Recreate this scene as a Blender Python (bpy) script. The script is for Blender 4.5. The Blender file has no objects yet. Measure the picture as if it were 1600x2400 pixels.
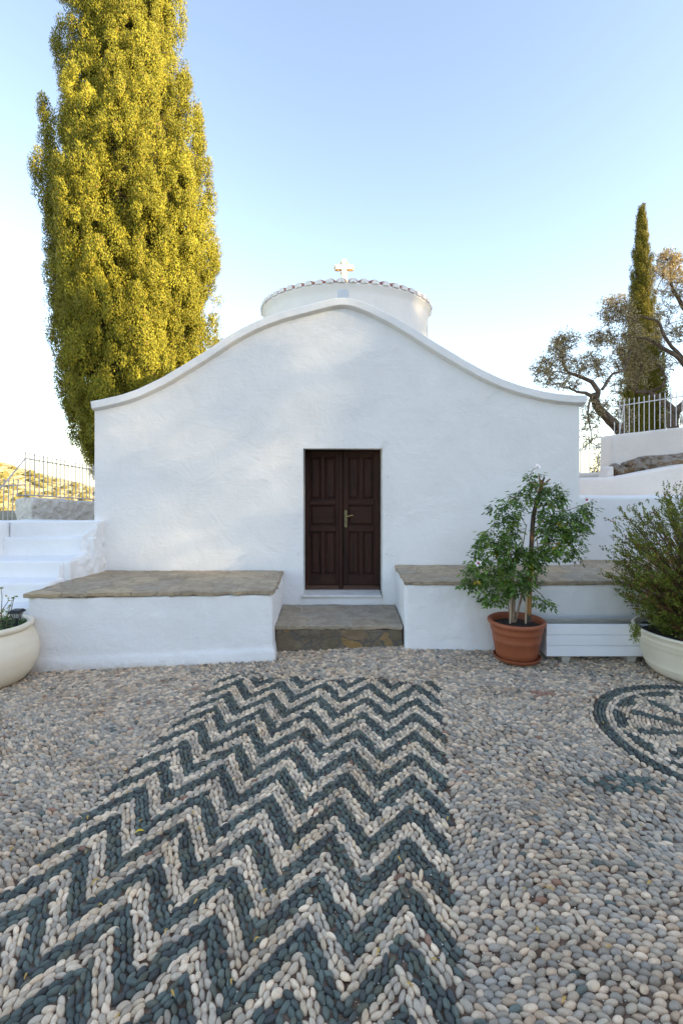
import bpy, bmesh, math, random
import numpy as np
from mathutils import Vector, Matrix, noise as mnoise

random.seed(7)
rng = np.random.default_rng(11)
SC = bpy.context.scene
COL = SC.collection
F, CX, HY, H = 1150.0, 800.0, 1115.0, 1.85      # lens in photo pixels, optical axis, eye height


def W(x, y, D):
    """photo measurement at a known distance D -> world point"""
    return Vector(((x - CX) * D / F, D, H - (y - HY) * D / F))


# ------------------------------------------------------------------ helpers
def prop(o, label=None, cat=None, group=None, kind=None):
    if label: o['label'] = label
    if cat: o['category'] = cat
    if group: o['group'] = group
    if kind: o['kind'] = kind
    return o


def empty(name, loc, label, cat, group=None):
    o = bpy.data.objects.new(name, None)
    o.location = loc
    o.empty_display_size = 0.2
    COL.objects.link(o)
    return prop(o, label, cat, group)


def link(name, me, parent=None):
    o = bpy.data.objects.new(name, me)
    COL.objects.link(o)
    if parent is not None:
        o.parent = parent
        p = parent
        off = Vector((0, 0, 0))
        while p is not None:
            off += p.location
            p = p.parent
        o.location = -off            # meshes are written in world metres
    return o


def np_mesh(name, v, faces, mat, parent=None, cols=None, smooth=True):
    """faces: list of int arrays (each n x k)"""
    me = bpy.data.meshes.new(name)
    v = np.ascontiguousarray(v, dtype=np.float32)
    me.vertices.add(len(v))
    me.vertices.foreach_set('co', v.ravel())
    loops = np.concatenate([f.ravel() for f in faces]).astype(np.int32)
    tot = np.concatenate([np.full(len(f), f.shape[1], dtype=np.int32) for f in faces])
    start = np.concatenate(([0], np.cumsum(tot)[:-1])).astype(np.int32)
    me.loops.add(len(loops))
    me.loops.foreach_set('vertex_index', loops)
    me.polygons.add(len(tot))
    me.polygons.foreach_set('loop_start', start)
    me.polygons.foreach_set('use_smooth', np.full(len(tot), smooth))
    if cols is not None:
        a = me.attributes.new('col', 'FLOAT_COLOR', 'POINT')
        c = np.ones((len(v), 4), dtype=np.float32)
        c[:, :3] = cols
        a.data.foreach_set('color', c.ravel())
    me.update(calc_edges=True)
    me.validate()
    me.materials.append(mat)
    return link(name, me, parent)


class MB:
    def __init__(self):
        self.v, self.f = [], []

    def add(self, vs, fs):
        b = len(self.v)
        self.v += [tuple(p) for p in vs]
        self.f += [tuple(i + b for i in q) for q in fs]
        return self

    def hexa(self, c):
        """8 corners: bottom 4 (ccw from above), top 4"""
        return self.add(c, [(3, 2, 1, 0), (4, 5, 6, 7), (0, 1, 5, 4), (1, 2, 6, 5), (2, 3, 7, 6), (3, 0, 4, 7)])

    def box(self, x0, x1, y0, y1, z0, z1):
        return self.hexa([(x0, y0, z0), (x1, y0, z0), (x1, y1, z0), (x0, y1, z0),
                          (x0, y0, z1), (x1, y0, z1), (x1, y1, z1), (x0, y1, z1)])

    def tube(self, pts, rad, n=8, cap=True):
        pts = [Vector(p) for p in pts]
        if not hasattr(rad, '__len__'):
            rad = [rad] * len(pts)
        b = len(self.v)
        up = Vector((0.31, 0.17, 0.93))
        for i, p in enumerate(pts):
            t = (pts[min(i + 1, len(pts) - 1)] - pts[max(i - 1, 0)])
            t = t.normalized() if t.length > 1e-9 else Vector((0, 0, 1))
            a = t.cross(up)
            if a.length < 0.1:
                a = t.cross(Vector((1, 0, 0)))
            a.normalize()
            c = t.cross(a).normalized()
            for k in range(n):
                an = 2 * math.pi * k / n
                self.v.append(tuple(p + (a * math.cos(an) + c * math.sin(an)) * rad[i]))
        for i in range(len(pts) - 1):
            for k in range(n):
                k2 = (k + 1) % n
                self.f.append((b + i * n + k, b + i * n + k2, b + (i + 1) * n + k2, b + (i + 1) * n + k))
        if cap:
            self.f.append(tuple(b + k for k in range(n))[::-1])
            self.f.append(tuple(b + (len(pts) - 1) * n + k for k in range(n)))
        return self

    def lathe(self, prof, cx, cy, n=64, wob=0.0):
        b = len(self.v)
        for (r, z) in prof:
            for k in range(n):
                a = 2 * math.pi * k / n
                rr = r * (1 + wob * math.sin(2 * a + z * 3) + wob * 0.6 * math.sin(3 * a + 1))
                self.v.append((cx + rr * math.cos(a), cy + rr * math.sin(a), z))
        for i in range(len(prof) - 1):
            for k in range(n):
                k2 = (k + 1) % n
                self.f.append((b + i * n + k, b + i * n + k2, b + (i + 1) * n + k2, b + (i + 1) * n + k))
        return self

    def build(self, name, mat, parent=None, smooth=True, bevel=0.0, seg=2, remesh=0.0, disp=0.0, dscale=0.25, angle=35):
        me = bpy.data.meshes.new(name)
        me.from_pydata(self.v, [], self.f)
        me.validate()
        me.update()
        bm = bmesh.new()
        bm.from_mesh(me)
        bmesh.ops.recalc_face_normals(bm, faces=bm.faces)
        bm.to_mesh(me)
        bm.free()
        if smooth:
            me.polygons.foreach_set('use_smooth', [True] * len(me.polygons))
            if not remesh:
                me.set_sharp_from_angle(angle=math.radians(angle))
        me.materials.append(mat)
        o = link(name, me, parent)
        if bevel:
            m = o.modifiers.new('bevel', 'BEVEL')
            m.width = bevel; m.segments = seg; m.limit_method = 'ANGLE'; m.angle_limit = math.radians(30)
            m.harden_normals = False
        if remesh:
            m = o.modifiers.new('remesh', 'REMESH')
            m.mode = 'VOXEL'; m.voxel_size = remesh; m.use_smooth_shade = True
            m = o.modifiers.new('smooth', 'SMOOTH')
            m.factor = 0.5; m.iterations = 2
        if disp:
            t = bpy.data.textures.new(name + '_lumps', 'CLOUDS')
            t.noise_scale = dscale; t.noise_depth = 3
            m = o.modifiers.new('lumps', 'DISPLACE')
            m.texture = t; m.strength = disp; m.mid_level = 0.5; m.texture_coords = 'GLOBAL'
        return o


# ------------------------------------------------------------------ materials
def new_mat(name):
    m = bpy.data.materials.new(name)
    m.use_nodes = True
    nt = m.node_tree
    return m, nt, nt.nodes['Principled BSDF'], nt.nodes['Material Output']


def N(nt, typ, **kw):
    n = nt.nodes.new(typ)
    for k, val in kw.items():
        if k.startswith('i_'):
            n.inputs[k[2:].replace('_', ' ')].default_value = val
        else:
            setattr(n, k, val)
    return n


def ramp(nt, stops):
    r = nt.nodes.new('ShaderNodeValToRGB')
    e = r.color_ramp.elements
    while len(e) < len(stops):
        e.new(0.5)
    for q, (p, c) in zip(e, stops):
        q.position = p
        q.color = (c[0], c[1], c[2], 1)
    return r


def tex_noise(nt, co, scale, detail=5, rough=0.55, dist=0.0):
    n = N(nt, 'ShaderNodeTexNoise')
    n.inputs['Scale'].default_value = scale
    n.inputs['Detail'].default_value = detail
    n.inputs['Roughness'].default_value = rough
    n.inputs['Distortion'].default_value = dist
    nt.links.new(co, n.inputs['Vector'])
    return n


def mapped(nt, scale=(1, 1, 1), rot=(0, 0, 0)):
    tc = nt.nodes.new('ShaderNodeTexCoord')
    mp = nt.nodes.new('ShaderNodeMapping')
    mp.inputs['Scale'].default_value = scale
    mp.inputs['Rotation'].default_value = rot
    nt.links.new(tc.outputs['Object'], mp.inputs['Vector'])
    return mp.outputs['Vector']


def bumps(nt, p, items):
    """items: (height socket, strength, distance) chained"""
    prev = None
    for (h, s, d) in items:
        b = nt.nodes.new('ShaderNodeBump')
        b.inputs['Strength'].default_value = s
        b.inputs['Distance'].default_value = d
        nt.links.new(h, b.inputs['Height'])
        if prev:
            nt.links.new(prev, b.inputs['Normal'])
        prev = b.outputs['Normal']
    nt.links.new(prev, p.inputs['Normal'])


def noise_mat(name, stops, scale=4, rough=0.8, b=0.2, bscale=40, bdist=0.01, stretch=(1, 1, 1), metal=0, spec=0.4, dist=0.0, b2=None):
    m, nt, p, o = new_mat(name)
    co = mapped(nt, stretch)
    n1 = tex_noise(nt, co, scale, 6, 0.6, dist)
    r = ramp(nt, stops)
    nt.links.new(n1.outputs['Fac'], r.inputs['Fac'])
    nt.links.new(r.outputs['Color'], p.inputs['Base Color'])
    p.inputs['Roughness'].default_value = rough
    p.inputs['Metallic'].default_value = metal
    p.inputs['Specular IOR Level'].default_value = spec
    n2 = tex_noise(nt, co, bscale, 4, 0.6)
    it = [(n2.outputs['Fac'], b, bdist)]
    if b2:
        n3 = tex_noise(nt, co, b2[1], 4, 0.55, b2[3] if len(b2) > 3 else 0)
        it.insert(0, (n3.outputs['Fac'], b2[0], b2[2]))
    bumps(nt, p, it)
    return m


def plaster(name, base=(0.81, 0.80, 0.79), trowel=0.5, tdist=0.03, tscale=2.2, grain=0.4, gscale=110, ridges=0.4, spots=True, dirt=0.0):
    m, nt, p, o = new_mat(name)
    co = mapped(nt)
    n1 = tex_noise(nt, co, 1.3, 6, 0.6, 0.6)
    d = 0.93
    r = ramp(nt, [(0.3, [c * d for c in base]), (0.55, base), (0.8, [min(c * 1.03, 0.85) for c in base])])
    nt.links.new(n1.outputs['Fac'], r.inputs['Fac'])
    col = r.outputs['Color']
    if spots:                                   # small grey scuffs and weathered specks
        n4 = tex_noise(nt, co, 9, 8, 0.75, 1.2)
        r4 = ramp(nt, [(0.66, (1, 1, 1)), (0.78, (0.80, 0.77, 0.72))])
        nt.links.new(n4.outputs['Fac'], r4.inputs['Fac'])
        mx = N(nt, 'ShaderNodeMixRGB', blend_type='MULTIPLY')
        mx.inputs['Fac'].default_value = 0.6
        nt.links.new(col, mx.inputs['Color1']); nt.links.new(r4.outputs['Color'], mx.inputs['Color2'])
        col = mx.outputs['Color']
    if dirt != 0:
        sx = N(nt, 'ShaderNodeSeparateXYZ'); nt.links.new(co, sx.inputs[0])
        nd = tex_noise(nt, co, 14, 6, 0.7, 0.5)
        ma = N(nt, 'ShaderNodeMath', operation='MULTIPLY_ADD'); ma.inputs[1].default_value = 0.35
        nt.links.new(nd.outputs['Fac'], ma.inputs[0]); zo = N(nt, 'ShaderNodeMath', operation='MULTIPLY_ADD'); zo.inputs[1].default_value = 2.2; zo.inputs[2].default_value = -2.2 * dirt + 0.18
        nt.links.new(sx.outputs['Z'], zo.inputs[0]); nt.links.new(zo.outputs[0], ma.inputs[2])
        rd = ramp(nt, [(0.30, (1, 1, 1)), (0.58, (0, 0, 0))])
        nt.links.new(ma.outputs[0], rd.inputs['Fac'])
        md = N(nt, 'ShaderNodeMixRGB'); nt.links.new(rd.outputs['Color'], md.inputs['Fac'])
        nt.links.new(col, md.inputs['Color1']); md.inputs['Color2'].default_value = (0.50, 0.44, 0.37, 1)
        col = md.outputs['Color']
    nt.links.new(col, p.inputs['Base Color'])
    p.inputs['Roughness'].default_value = 0.9
    p.inputs['Specular IOR Level'].default_value = 0.15
    a = tex_noise(nt, co, tscale, 5, 0.5, 1.4)
    rid = tex_noise(nt, co, 1.7, 8, 0.62, 0.7)
    rr = ramp(nt, [(0.488, (0, 0, 0)), (0.5, (1, 1, 1)), (0.506, (0, 0, 0))])
    nt.links.new(rid.outputs['Fac'], rr.inputs['Fac'])
    mask = tex_noise(nt, co, 0.9, 3, 0.5, 0.4)
    mr = ramp(nt, [(0.52, (0, 0, 0)), (0.62, (1, 1, 1))])
    nt.links.new(mask.outputs['Fac'], mr.inputs['Fac'])
    mm = N(nt, 'ShaderNodeMath', operation='MULTIPLY')
    nt.links.new(rr.outputs['Color'], mm.inputs[0]); nt.links.new(mr.outputs['Color'], mm.inputs[1])
    g = tex_noise(nt, co, gscale, 4, 0.7)
    g2 = tex_noise(nt, co, 26, 4, 0.6, 0.5)
    sw = tex_noise(nt, mapped(nt, (1.0, 1.0, 2.6), (0, math.radians(25), 0)), 5, 5, 0.6, 1.0)
    bumps(nt, p, [(a.outputs['Fac'], trowel, tdist), (mm.outputs[0], ridges, 0.004), (sw.outputs['Fac'], grain, 0.010), (g2.outputs['Fac'], grain, 0.007), (g.outputs['Fac'], grain, 0.003)])
    return m


def flagstone(name, scale=3.0, cols=None, mortar=(0.27, 0.23, 0.18), stretch=(1, 1, 1), edge=0.03, cellmix=0.8):
    m, nt, p, o = new_mat(name)
    co0 = mapped(nt, stretch)
    # warp the cells so that slabs have broken outlines
    nz = tex_noise(nt, co0, 2.2, 4, 0.6)
    sub = N(nt, 'ShaderNodeVectorMath', operation='SUBTRACT'); sub.inputs[1].default_value = (0.5, 0.5, 0.5)
    nt.links.new(nz.outputs['Color'], sub.inputs[0])
    sc = N(nt, 'ShaderNodeVectorMath', operation='SCALE'); sc.inputs['Scale'].default_value = 0.35
    nt.links.new(sub.outputs[0], sc.inputs[0])
    ad = N(nt, 'ShaderNodeVectorMath', operation='ADD')
    nt.links.new(co0, ad.inputs[0]); nt.links.new(sc.outputs[0], ad.inputs[1])
    co = ad.outputs[0]
    v = N(nt, 'ShaderNodeTexVoronoi', feature='F1'); v.inputs['Scale'].default_value = scale
    e = N(nt, 'ShaderNodeTexVoronoi', feature='DISTANCE_TO_EDGE'); e.inputs['Scale'].default_value = scale
    nt.links.new(co, v.inputs['Vector']); nt.links.new(co, e.inputs['Vector'])
    sepc = nt.nodes.new('ShaderNodeSeparateColor')
    nt.links.new(v.outputs['Color'], sepc.inputs['Color'])
    cr = ramp(nt, cols)
    nt.links.new(sepc.outputs[0], cr.inputs['Fac'])
    n2 = tex_noise(nt, co0, 7, 7, 0.65, 0.8)
    r2 = ramp(nt, [(0.3, (0.62, 0.60, 0.58)), (0.6, (1.0, 1.0, 1.0)), (0.8, (1.25, 1.2, 1.1))])
    nt.links.new(n2.outputs['Fac'], r2.inputs['Fac'])
    mx = N(nt, 'ShaderNodeMixRGB', blend_type='MULTIPLY'); mx.inputs['Fac'].default_value = 0.9
    nt.links.new(cr.outputs['Color'], mx.inputs['Color1']); nt.links.new(r2.outputs['Color'], mx.inputs['Color2'])
    er = ramp(nt, [(edge * 0.35, (0, 0, 0)), (edge, (1, 1, 1))])
    nt.links.new(e.outputs['Distance'], er.inputs['Fac'])
    m2 = N(nt, 'ShaderNodeMixRGB')
    nt.links.new(er.outputs['Color'], m2.inputs['Fac'])
    m2.inputs['Color1'].default_value = (*mortar, 1)
    nt.links.new(mx.outputs['Color'], m2.inputs['Color2'])
    nt.links.new(m2.outputs['Color'], p.inputs['Base Color'])
    p.inputs['Roughness'].default_value = 0.85
    p.inputs['Specular IOR Level'].default_value = 0.25
    ly = tex_noise(nt, mapped(nt, (1.2, 5, 5)), 4, 7, 0.65, 2.0)
    fine = tex_noise(nt, co0, 70, 5, 0.7)
    bumps(nt, p, [(er.outputs['Color'], 0.6, 0.010), (ly.outputs['Fac'], 0.7, 0.03), (fine.outputs['Fac'], 0.35, 0.004)])
    return m


def leaf_mat(name, trans=0.25, rough=0.6, tint=(1.0, 1.0, 0.6), spec=0.3):
    m, nt, p, o = new_mat(name)
    at = N(nt, 'ShaderNodeAttribute', attribute_name='col')
    nt.links.new(at.outputs['Color'], p.inputs['Base Color'])
    p.inputs['Roughness'].default_value = rough
    p.inputs['Specular IOR Level'].default_value = spec
    tr = nt.nodes.new('ShaderNodeBsdfTranslucent')
    mu = N(nt, 'ShaderNodeMixRGB', blend_type='MULTIPLY'); mu.inputs['Fac'].default_value = 1
    nt.links.new(at.outputs['Color'], mu.inputs['Color1'])
    mu.inputs['Color2'].default_value = (tint[0] * 1.3, tint[1] * 1.3, tint[2] * 1.3, 1)
    nt.links.new(mu.outputs['Color'], tr.inputs['Color'])
    ms = nt.nodes.new('ShaderNodeMixShader'); ms.inputs['Fac'].default_value = trans
    nt.links.new(p.outputs[0], ms.inputs[1]); nt.links.new(tr.outputs[0], ms.inputs[2])
    nt.links.new(ms.outputs[0], o.inputs['Surface'])
    return m


def pebble_mat():
    m, nt, p, o = new_mat('pebble_stone')
    at = N(nt, 'ShaderNodeAttribute', attribute_name='col')
    co = mapped(nt)
    n1 = tex_noise(nt, co, 60, 8, 0.8)
    r1 = ramp(nt, [(0.25, (0.55, 0.54, 0.53)), (0.48, (1, 1, 1)), (0.75, (1.3, 1.27, 1.22))])
    nt.links.new(n1.outputs['Fac'], r1.inputs['Fac'])
    mx = N(nt, 'ShaderNodeMixRGB', blend_type='MULTIPLY'); mx.inputs['Fac'].default_value = 0.8
    nt.links.new(at.outputs['Color'], mx.inputs['Color1']); nt.links.new(r1.outputs['Color'], mx.inputs['Color2'])
    n0 = tex_noise(nt, co, 2.6, 5, 0.65, 0.5)     # dusty, earth-stained areas of the paving
    r0 = ramp(nt, [(0.46, (1, 1, 1)), (0.70, (0.78, 0.68, 0.57))])
    nt.links.new(n0.outputs['Fac'], r0.inputs['Fac'])
    m3 = N(nt, 'ShaderNodeMixRGB', blend_type='MULTIPLY'); m3.inputs['Fac'].default_value = 0.7
    nt.links.new(mx.outputs['Color'], m3.inputs['Color1']); nt.links.new(r0.outputs['Color'], m3.inputs['Color2'])
    nt.links.new(m3.outputs['Color'], p.inputs['Base Color'])
    p.inputs['Roughness'].default_value = 0.62
    p.inputs['Specular IOR Level'].default_value = 0.35
    n2 = tex_noise(nt, co, 170, 5, 0.75)
    n3 = tex_noise(nt, co, 38, 3, 0.5)
    bumps(nt, p, [(n3.outputs['Fac'], 0.5, 0.006), (n2.outputs['Fac'], 0.4, 0.003)])
    return m


M = {}
M['plaster'] = plaster('white_limewash')
M['plaster_bench'] = plaster('white_limewash_rough', dirt=-0.14, trowel=0.4, tdist=0.02, tscale=5, grain=0.5, gscale=70, ridges=0.15)
M['plaster_rough'] = plaster('thick_limewash_over_rubble', base=(0.72, 0.67, 0.61), trowel=0.9, tdist=0.05, tscale=7, grain=0.5, gscale=60, ridges=0.6)
M['plaster_stair'] = plaster('fresh_limewash', base=(0.82, 0.82, 0.82), trowel=0.3, tdist=0.02, tscale=4, grain=0.4, gscale=80, ridges=0.2)
M['plaster_drum'] = plaster('cream_limewash', base=(0.82, 0.79, 0.74), trowel=0.3, tdist=0.02, tscale=3, grain=0.2)
M['plaster_wall'] = plaster('warm_lit_limewash', base=(0.84, 0.755, 0.675), trowel=0.5, tdist=0.03, tscale=3, grain=0.4, gscale=60, ridges=0.2)  # warm light on the right-hand walls is put into this base colour
STONE = [(0.0, (0.44, 0.35, 0.245)), (0.3, (0.50, 0.40, 0.28)), (0.55, (0.43, 0.36, 0.27)), (0.8, (0.54, 0.42, 0.27)), (1.0, (0.41, 0.36, 0.30))]
M['flag'] = flagstone('bench_flagstone', 2.7, STONE, (0.30, 0.24, 0.175), edge=0.014)
STONE2 = [(0.0, (0.38, 0.32, 0.24)), (0.35, (0.45, 0.36, 0.26)), (0.6, (0.39, 0.34, 0.275)), (1.0, (0.48, 0.36, 0.23))]
M['flag_step'] = flagstone('step_flagstone', 2.3, STONE2, (0.42, 0.36, 0.28))
RUB = [(0.0, (0.17, 0.135, 0.09)), (0.45, (0.22, 0.17, 0.115)), (0.7, (0.18, 0.155, 0.12)), (0.85, (0.34, 0.21, 0.08)), (1.0, (0.24, 0.18, 0.12))]
M['rubble'] = flagstone('rubble_riser', 5.2, RUB, (0.13, 0.12, 0.10), edge=0.045)
M['marble'] = noise_mat('sill_marble', [(0.3, (0.66, 0.64, 0.60)), (0.6, (0.76, 0.74, 0.70)), (0.75, (0.60, 0.57, 0.52))], 5, 0.45, 0.1, 60)
WOOD = [(0.28, (0.012, 0.007, 0.006)), (0.42, (0.030, 0.013, 0.010)), (0.52, (0.048, 0.019, 0.012)), (0.60, (0.026, 0.012, 0.010)), (0.75, (0.085, 0.036, 0.018))]
M['wood'] = noise_mat('dark_stained_wood', WOOD, 2.2, 0.55, 0.4, 30, 0.006, (7, 7, 0.45), dist=0.6, spec=0.18)
M['wood_h'] = noise_mat('dark_stained_wood_rail', WOOD, 3.0, 0.55, 0.3, 30, 0.004, (0.8, 9, 9), dist=0.6, spec=0.18)
M['wood_red'] = noise_mat('worn_reddish_wood', [(0.3, (0.05, 0.022, 0.013)), (0.6, (0.09, 0.042, 0.022))], 3, 0.6, 0.3, 30, 0.004, (0.8, 9, 9))
M['brass'] = noise_mat('old_brass', [(0.3, (0.30, 0.22, 0.09)), (0.7, (0.50, 0.38, 0.17))], 30, 0.4, 0.1, 100, 0.002, metal=0.9)
M['brass_plate'] = noise_mat('tarnished_brass', [(0.3, (0.14, 0.12, 0.07)), (0.7, (0.22, 0.19, 0.11))], 30, 0.5, 0.1, 100, 0.002, metal=0.6)
M['black'] = noise_mat('black_plastic', [(0.3, (0.012, 0.013, 0.016)), (0.7, (0.02, 0.021, 0.025))], 10, 0.4, 0.05, 100, 0.001)
M['tile'] = noise_mat('red_clay_tile', [(0.3, (0.38, 0.17, 0.11)), (0.6, (0.46, 0.22, 0.15)), (0.8, (0.48, 0.22, 0.15))], 12, 0.85, 0.2, 60)
M['white_paint'] = noise_mat('white_paint', [(0.3, (0.74, 0.75, 0.78)), (0.7, (0.80, 0.81, 0.83))], 4, 0.45, 0.12, 50, 0.003)
M['gold'] = noise_mat('gilded_edge', [(0.3, (0.75, 0.50, 0.15)), (0.7, (0.85, 0.62, 0.25))], 20, 0.4, 0.05, 80, 0.001, metal=0.3)
M['niche'] = plaster('grey_cement_patch', base=(0.60, 0.63, 0.68), trowel=0.5, tscale=9, spots=False)
M['iron'] = noise_mat('painted_iron', [(0.3, (0.46, 0.41, 0.37)), (0.55, (0.58, 0.54, 0.50)), (0.75, (0.24, 0.15, 0.09))], 18, 0.6, 0.2, 60, 0.002)
M['iron_white'] = noise_mat('white_painted_iron', [(0.35, (0.74, 0.72, 0.69)), (0.6, (0.66, 0.62, 0.58)), (0.75, (0.45, 0.28, 0.18))], 18, 0.5, 0.2, 60, 0.002)
M['rock'] = noise_mat('lichen_rock', [(0.25, (0.06, 0.045, 0.032)), (0.40, (0.17, 0.115, 0.07)), (0.50, (0.32, 0.28, 0.235)), (0.58, (0.22, 0.13, 0.06)), (0.75, (0.40, 0.35, 0.29))], 5, 0.95, 0.8, 26, 0.03, b2=(0.8, 6, 0.06, 0.8))
M['terracotta'] = noise_mat('terracotta_plastic', [(0.3, (0.27, 0.080, 0.036)), (0.6, (0.31, 0.095, 0.042)), (0.8, (0.35, 0.125, 0.062))], 6, 0.5, 0.12, 150, 0.002, spec=0.35)
M['cream'] = noise_mat('cream_plastic', [(0.3, (0.66, 0.59, 0.45)), (0.6, (0.72, 0.65, 0.51)), (0.8, (0.75, 0.69, 0.56))], 4, 0.5, 0.1, 160, 0.002)
M['urn'] = noise_mat('cream_painted_clay', [(0.3, (0.74, 0.64, 0.48)), (0.6, (0.80, 0.71, 0.56)), (0.8, (0.68, 0.56, 0.40))], 3.0, 0.75, 0.25, 60, 0.004, (1, 1, 3), b2=(0.3, 5, 0.01))
M['soil'] = noise_mat('dark_soil', [(0.3, (0.018, 0.013, 0.01)), (0.6, (0.05, 0.034, 0.024)), (0.75, (0.11, 0.08, 0.055))], 40, 0.95, 0.9, 60, 0.03)
M['bark'] = noise_mat('grey_brown_bark', [(0.3, (0.065, 0.045, 0.032)), (0.55, (0.14, 0.098, 0.068)), (0.75, (0.22, 0.165, 0.12))], 14, 0.95, 0.8, 30, 0.02, (1, 1, 0.4))
M['stem'] = noise_mat('dry_stem', [(0.3, (0.16, 0.11, 0.07)), (0.6, (0.27, 0.20, 0.13)), (0.8, (0.34, 0.27, 0.19))], 20, 0.85, 0.4, 60, 0.004)
M['stump'] = noise_mat('peeling_trunk', [(0.35, (0.045, 0.036, 0.03)), (0.47, (0.09, 0.065, 0.045)), (0.53, (0.34, 0.17, 0.06)), (0.75, (0.46, 0.26, 0.10))], 7, 0.85, 0.5, 40, 0.006, (1, 1, 0.5))
M['stake'] = noise_mat('pale_wood', [(0.3, (0.30, 0.22, 0.14)), (0.7, (0.42, 0.33, 0.22))], 6, 0.8, 0.3, 60, 0.003, (5, 5, 0.5))
M['twig'] = noise_mat('purple_brown_twig', [(0.3, (0.05, 0.03, 0.025)), (0.7, (0.12, 0.075, 0.06))], 20, 0.9, 0.3, 60, 0.003)
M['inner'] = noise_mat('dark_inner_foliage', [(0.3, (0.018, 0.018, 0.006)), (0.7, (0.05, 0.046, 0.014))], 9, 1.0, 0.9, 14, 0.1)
M['planter_in'] = noise_mat('weathered_board', [(0.3, (0.28, 0.26, 0.21)), (0.6, (0.44, 0.41, 0.35)), (0.8, (0.2, 0.17, 0.13))], 8, 0.9, 0.4, 60, 0.004, (0.5, 4, 4))
M['glass'] = noise_mat('clear_plastic', [(0.3, (0.35, 0.37, 0.36)), (0.7, (0.5, 0.52, 0.5))], 30, 0.15, 0.1, 100, 0.002, (1, 1, 0.2))
M['leaf_cyp'] = leaf_mat('cypress_leaf', 0.10, 0.7, (1.0, 0.95, 0.4), 0.15)
M['leaf_olive'] = leaf_mat('olive_leaf', 0.25, 0.55, (1.0, 0.95, 0.7), 0.3)
M['leaf_vine'] = leaf_mat('vine_leaf', 0.22, 0.38, (0.9, 1.0, 0.3), 0.45)
M['leaf_thuja'] = leaf_mat('thuja_leaf', 0.2, 0.65, (1.0, 1.0, 0.4), 0.2)
M['petal'] = noise_mat('white_petal', [(0.3, (0.80, 0.74, 0.76)), (0.7, (0.85, 0.82, 0.83))], 30, 0.6, 0.05, 60, 0.001)
M['petal_red'] = noise_mat('crimson_throat', [(0.3, (0.30, 0.02, 0.06)), (0.7, (0.40, 0.03, 0.08))], 30, 0.6, 0.05, 60, 0.001)
M['dry_leaf'] = noise_mat('dry_yellow_leaf', [(0.3, (0.42, 0.24, 0.06)), (0.6, (0.58, 0.38, 0.09)), (0.8, (0.65, 0.45, 0.12))], 25, 0.7, 0.2, 80, 0.002)
M['dry_leaf_y'] = noise_mat('bright_yellow_leaf', [(0.3, (0.62, 0.42, 0.02)), (0.7, (0.72, 0.52, 0.04))], 25, 0.6, 0.2, 80, 0.002)
M['grit'] = noise_mat('pale_grit', [(0.3, (0.50, 0.45, 0.36)), (0.7, (0.66, 0.62, 0.52))], 60, 0.9, 0.1, 60, 0.001)
M['pebble'] = pebble_mat()
M['earth'] = noise_mat('brown_joint_earth', [(0.3, (0.085, 0.05, 0.03)), (0.5, (0.16, 0.10, 0.065)), (0.62, (0.24, 0.17, 0.12)), (0.8, (0.15, 0.07, 0.03))], 9, 1.0, 0.8, 90, 0.01)
M['hill'] = noise_mat('dry_hillside', [(0.30, (0.10, 0.09, 0.03)), (0.44, (0.17, 0.14, 0.05)), (0.52, (0.44, 0.34, 0.16)), (0.7, (0.52, 0.44, 0.29))], 0.5, 1.0, 0.6, 1.0, 0.4, (1, 1, 2.5))
M['terrace'] = noise_mat('dry_terrace_ground', [(0.3, (0.14, 0.11, 0.06)), (0.6, (0.27, 0.22, 0.14)), (0.8, (0.33, 0.29, 0.21))], 2, 1.0, 0.5, 20, 0.03)


# ------------------------------------------------------------------ ground
def gz(x):
    return np.interp(x, [-6, -3.1, -0.67, 0.67, 2, 6], [-0.17, -0.145, -0.075, -0.008, -0.035, -0.04])


def front_limit(x):      # distance at which benches / step begin
    return np.where(x < -0.70, np.interp(x, [-9, -3.1, -0.70], [4.70, 4.97, 5.1]),
                    np.where(x < 0.68, 5.34, 5.24))


# courtyard bed: earth between the pebbles (covers the yard round the camera)
xs = np.concatenate([np.linspace(-12, -4, 9), np.linspace(-3.8, 3.8, 60), np.linspace(4, 14, 11)])
ys = np.concatenate([np.linspace(-9, 0.8, 12), np.linspace(1, 5.6, 40), np.linspace(5.8, 7.2, 4)])
XX, YY = np.meshgrid(xs, ys)
ZZ = gz(XX)
ni, nj = YY.shape
idx = np.arange(ni * nj).reshape(ni, nj)
fq = np.stack([idx[:-1, :-1], idx[:-1, 1:], idx[1:, 1:], idx[1:, :-1]], -1).reshape(-1, 4)
prop(np_mesh('courtyard_ground', np.stack([XX, YY, ZZ], -1).reshape(-1, 3), [fq], M['earth']), kind='structure')

# wide terrain falling away all round (the chapel stands on a shoulder of a hill)
def ring_sheet(name, radii, zf, mat, n=96, cx=0.0, cy=3.0):
    v = []
    for r in radii:
        for k in range(n):
            a = 2 * math.pi * k / n
            x, y = cx + r * math.cos(a), cy + r * math.sin(a)
            v.append((x, y, zf(x, y, r)))
    f = []
    for i in range(len(radii) - 1):
        for k in range(n):
            k2 = (k + 1) % n
            f.append((i * n + k, i * n + k2, (i + 1) * n + k2, (i + 1) * n + k))
    f.append(tuple(range(n)))
    mb = MB(); mb.add(v, f)
    return prop(mb.build(name, mat), kind='structure')


ring_sheet('ground', [11, 16, 24, 40, 70, 120, 200, 320, 520, 900, 1500],
           lambda x, y, r: -0.45 - 0.085 * (r - 11) + 0.35 * mnoise.noise((x * 0.05, y * 0.05, 0.3)) * min(1, (r - 11) / 20),
           M['hill'])


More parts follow.
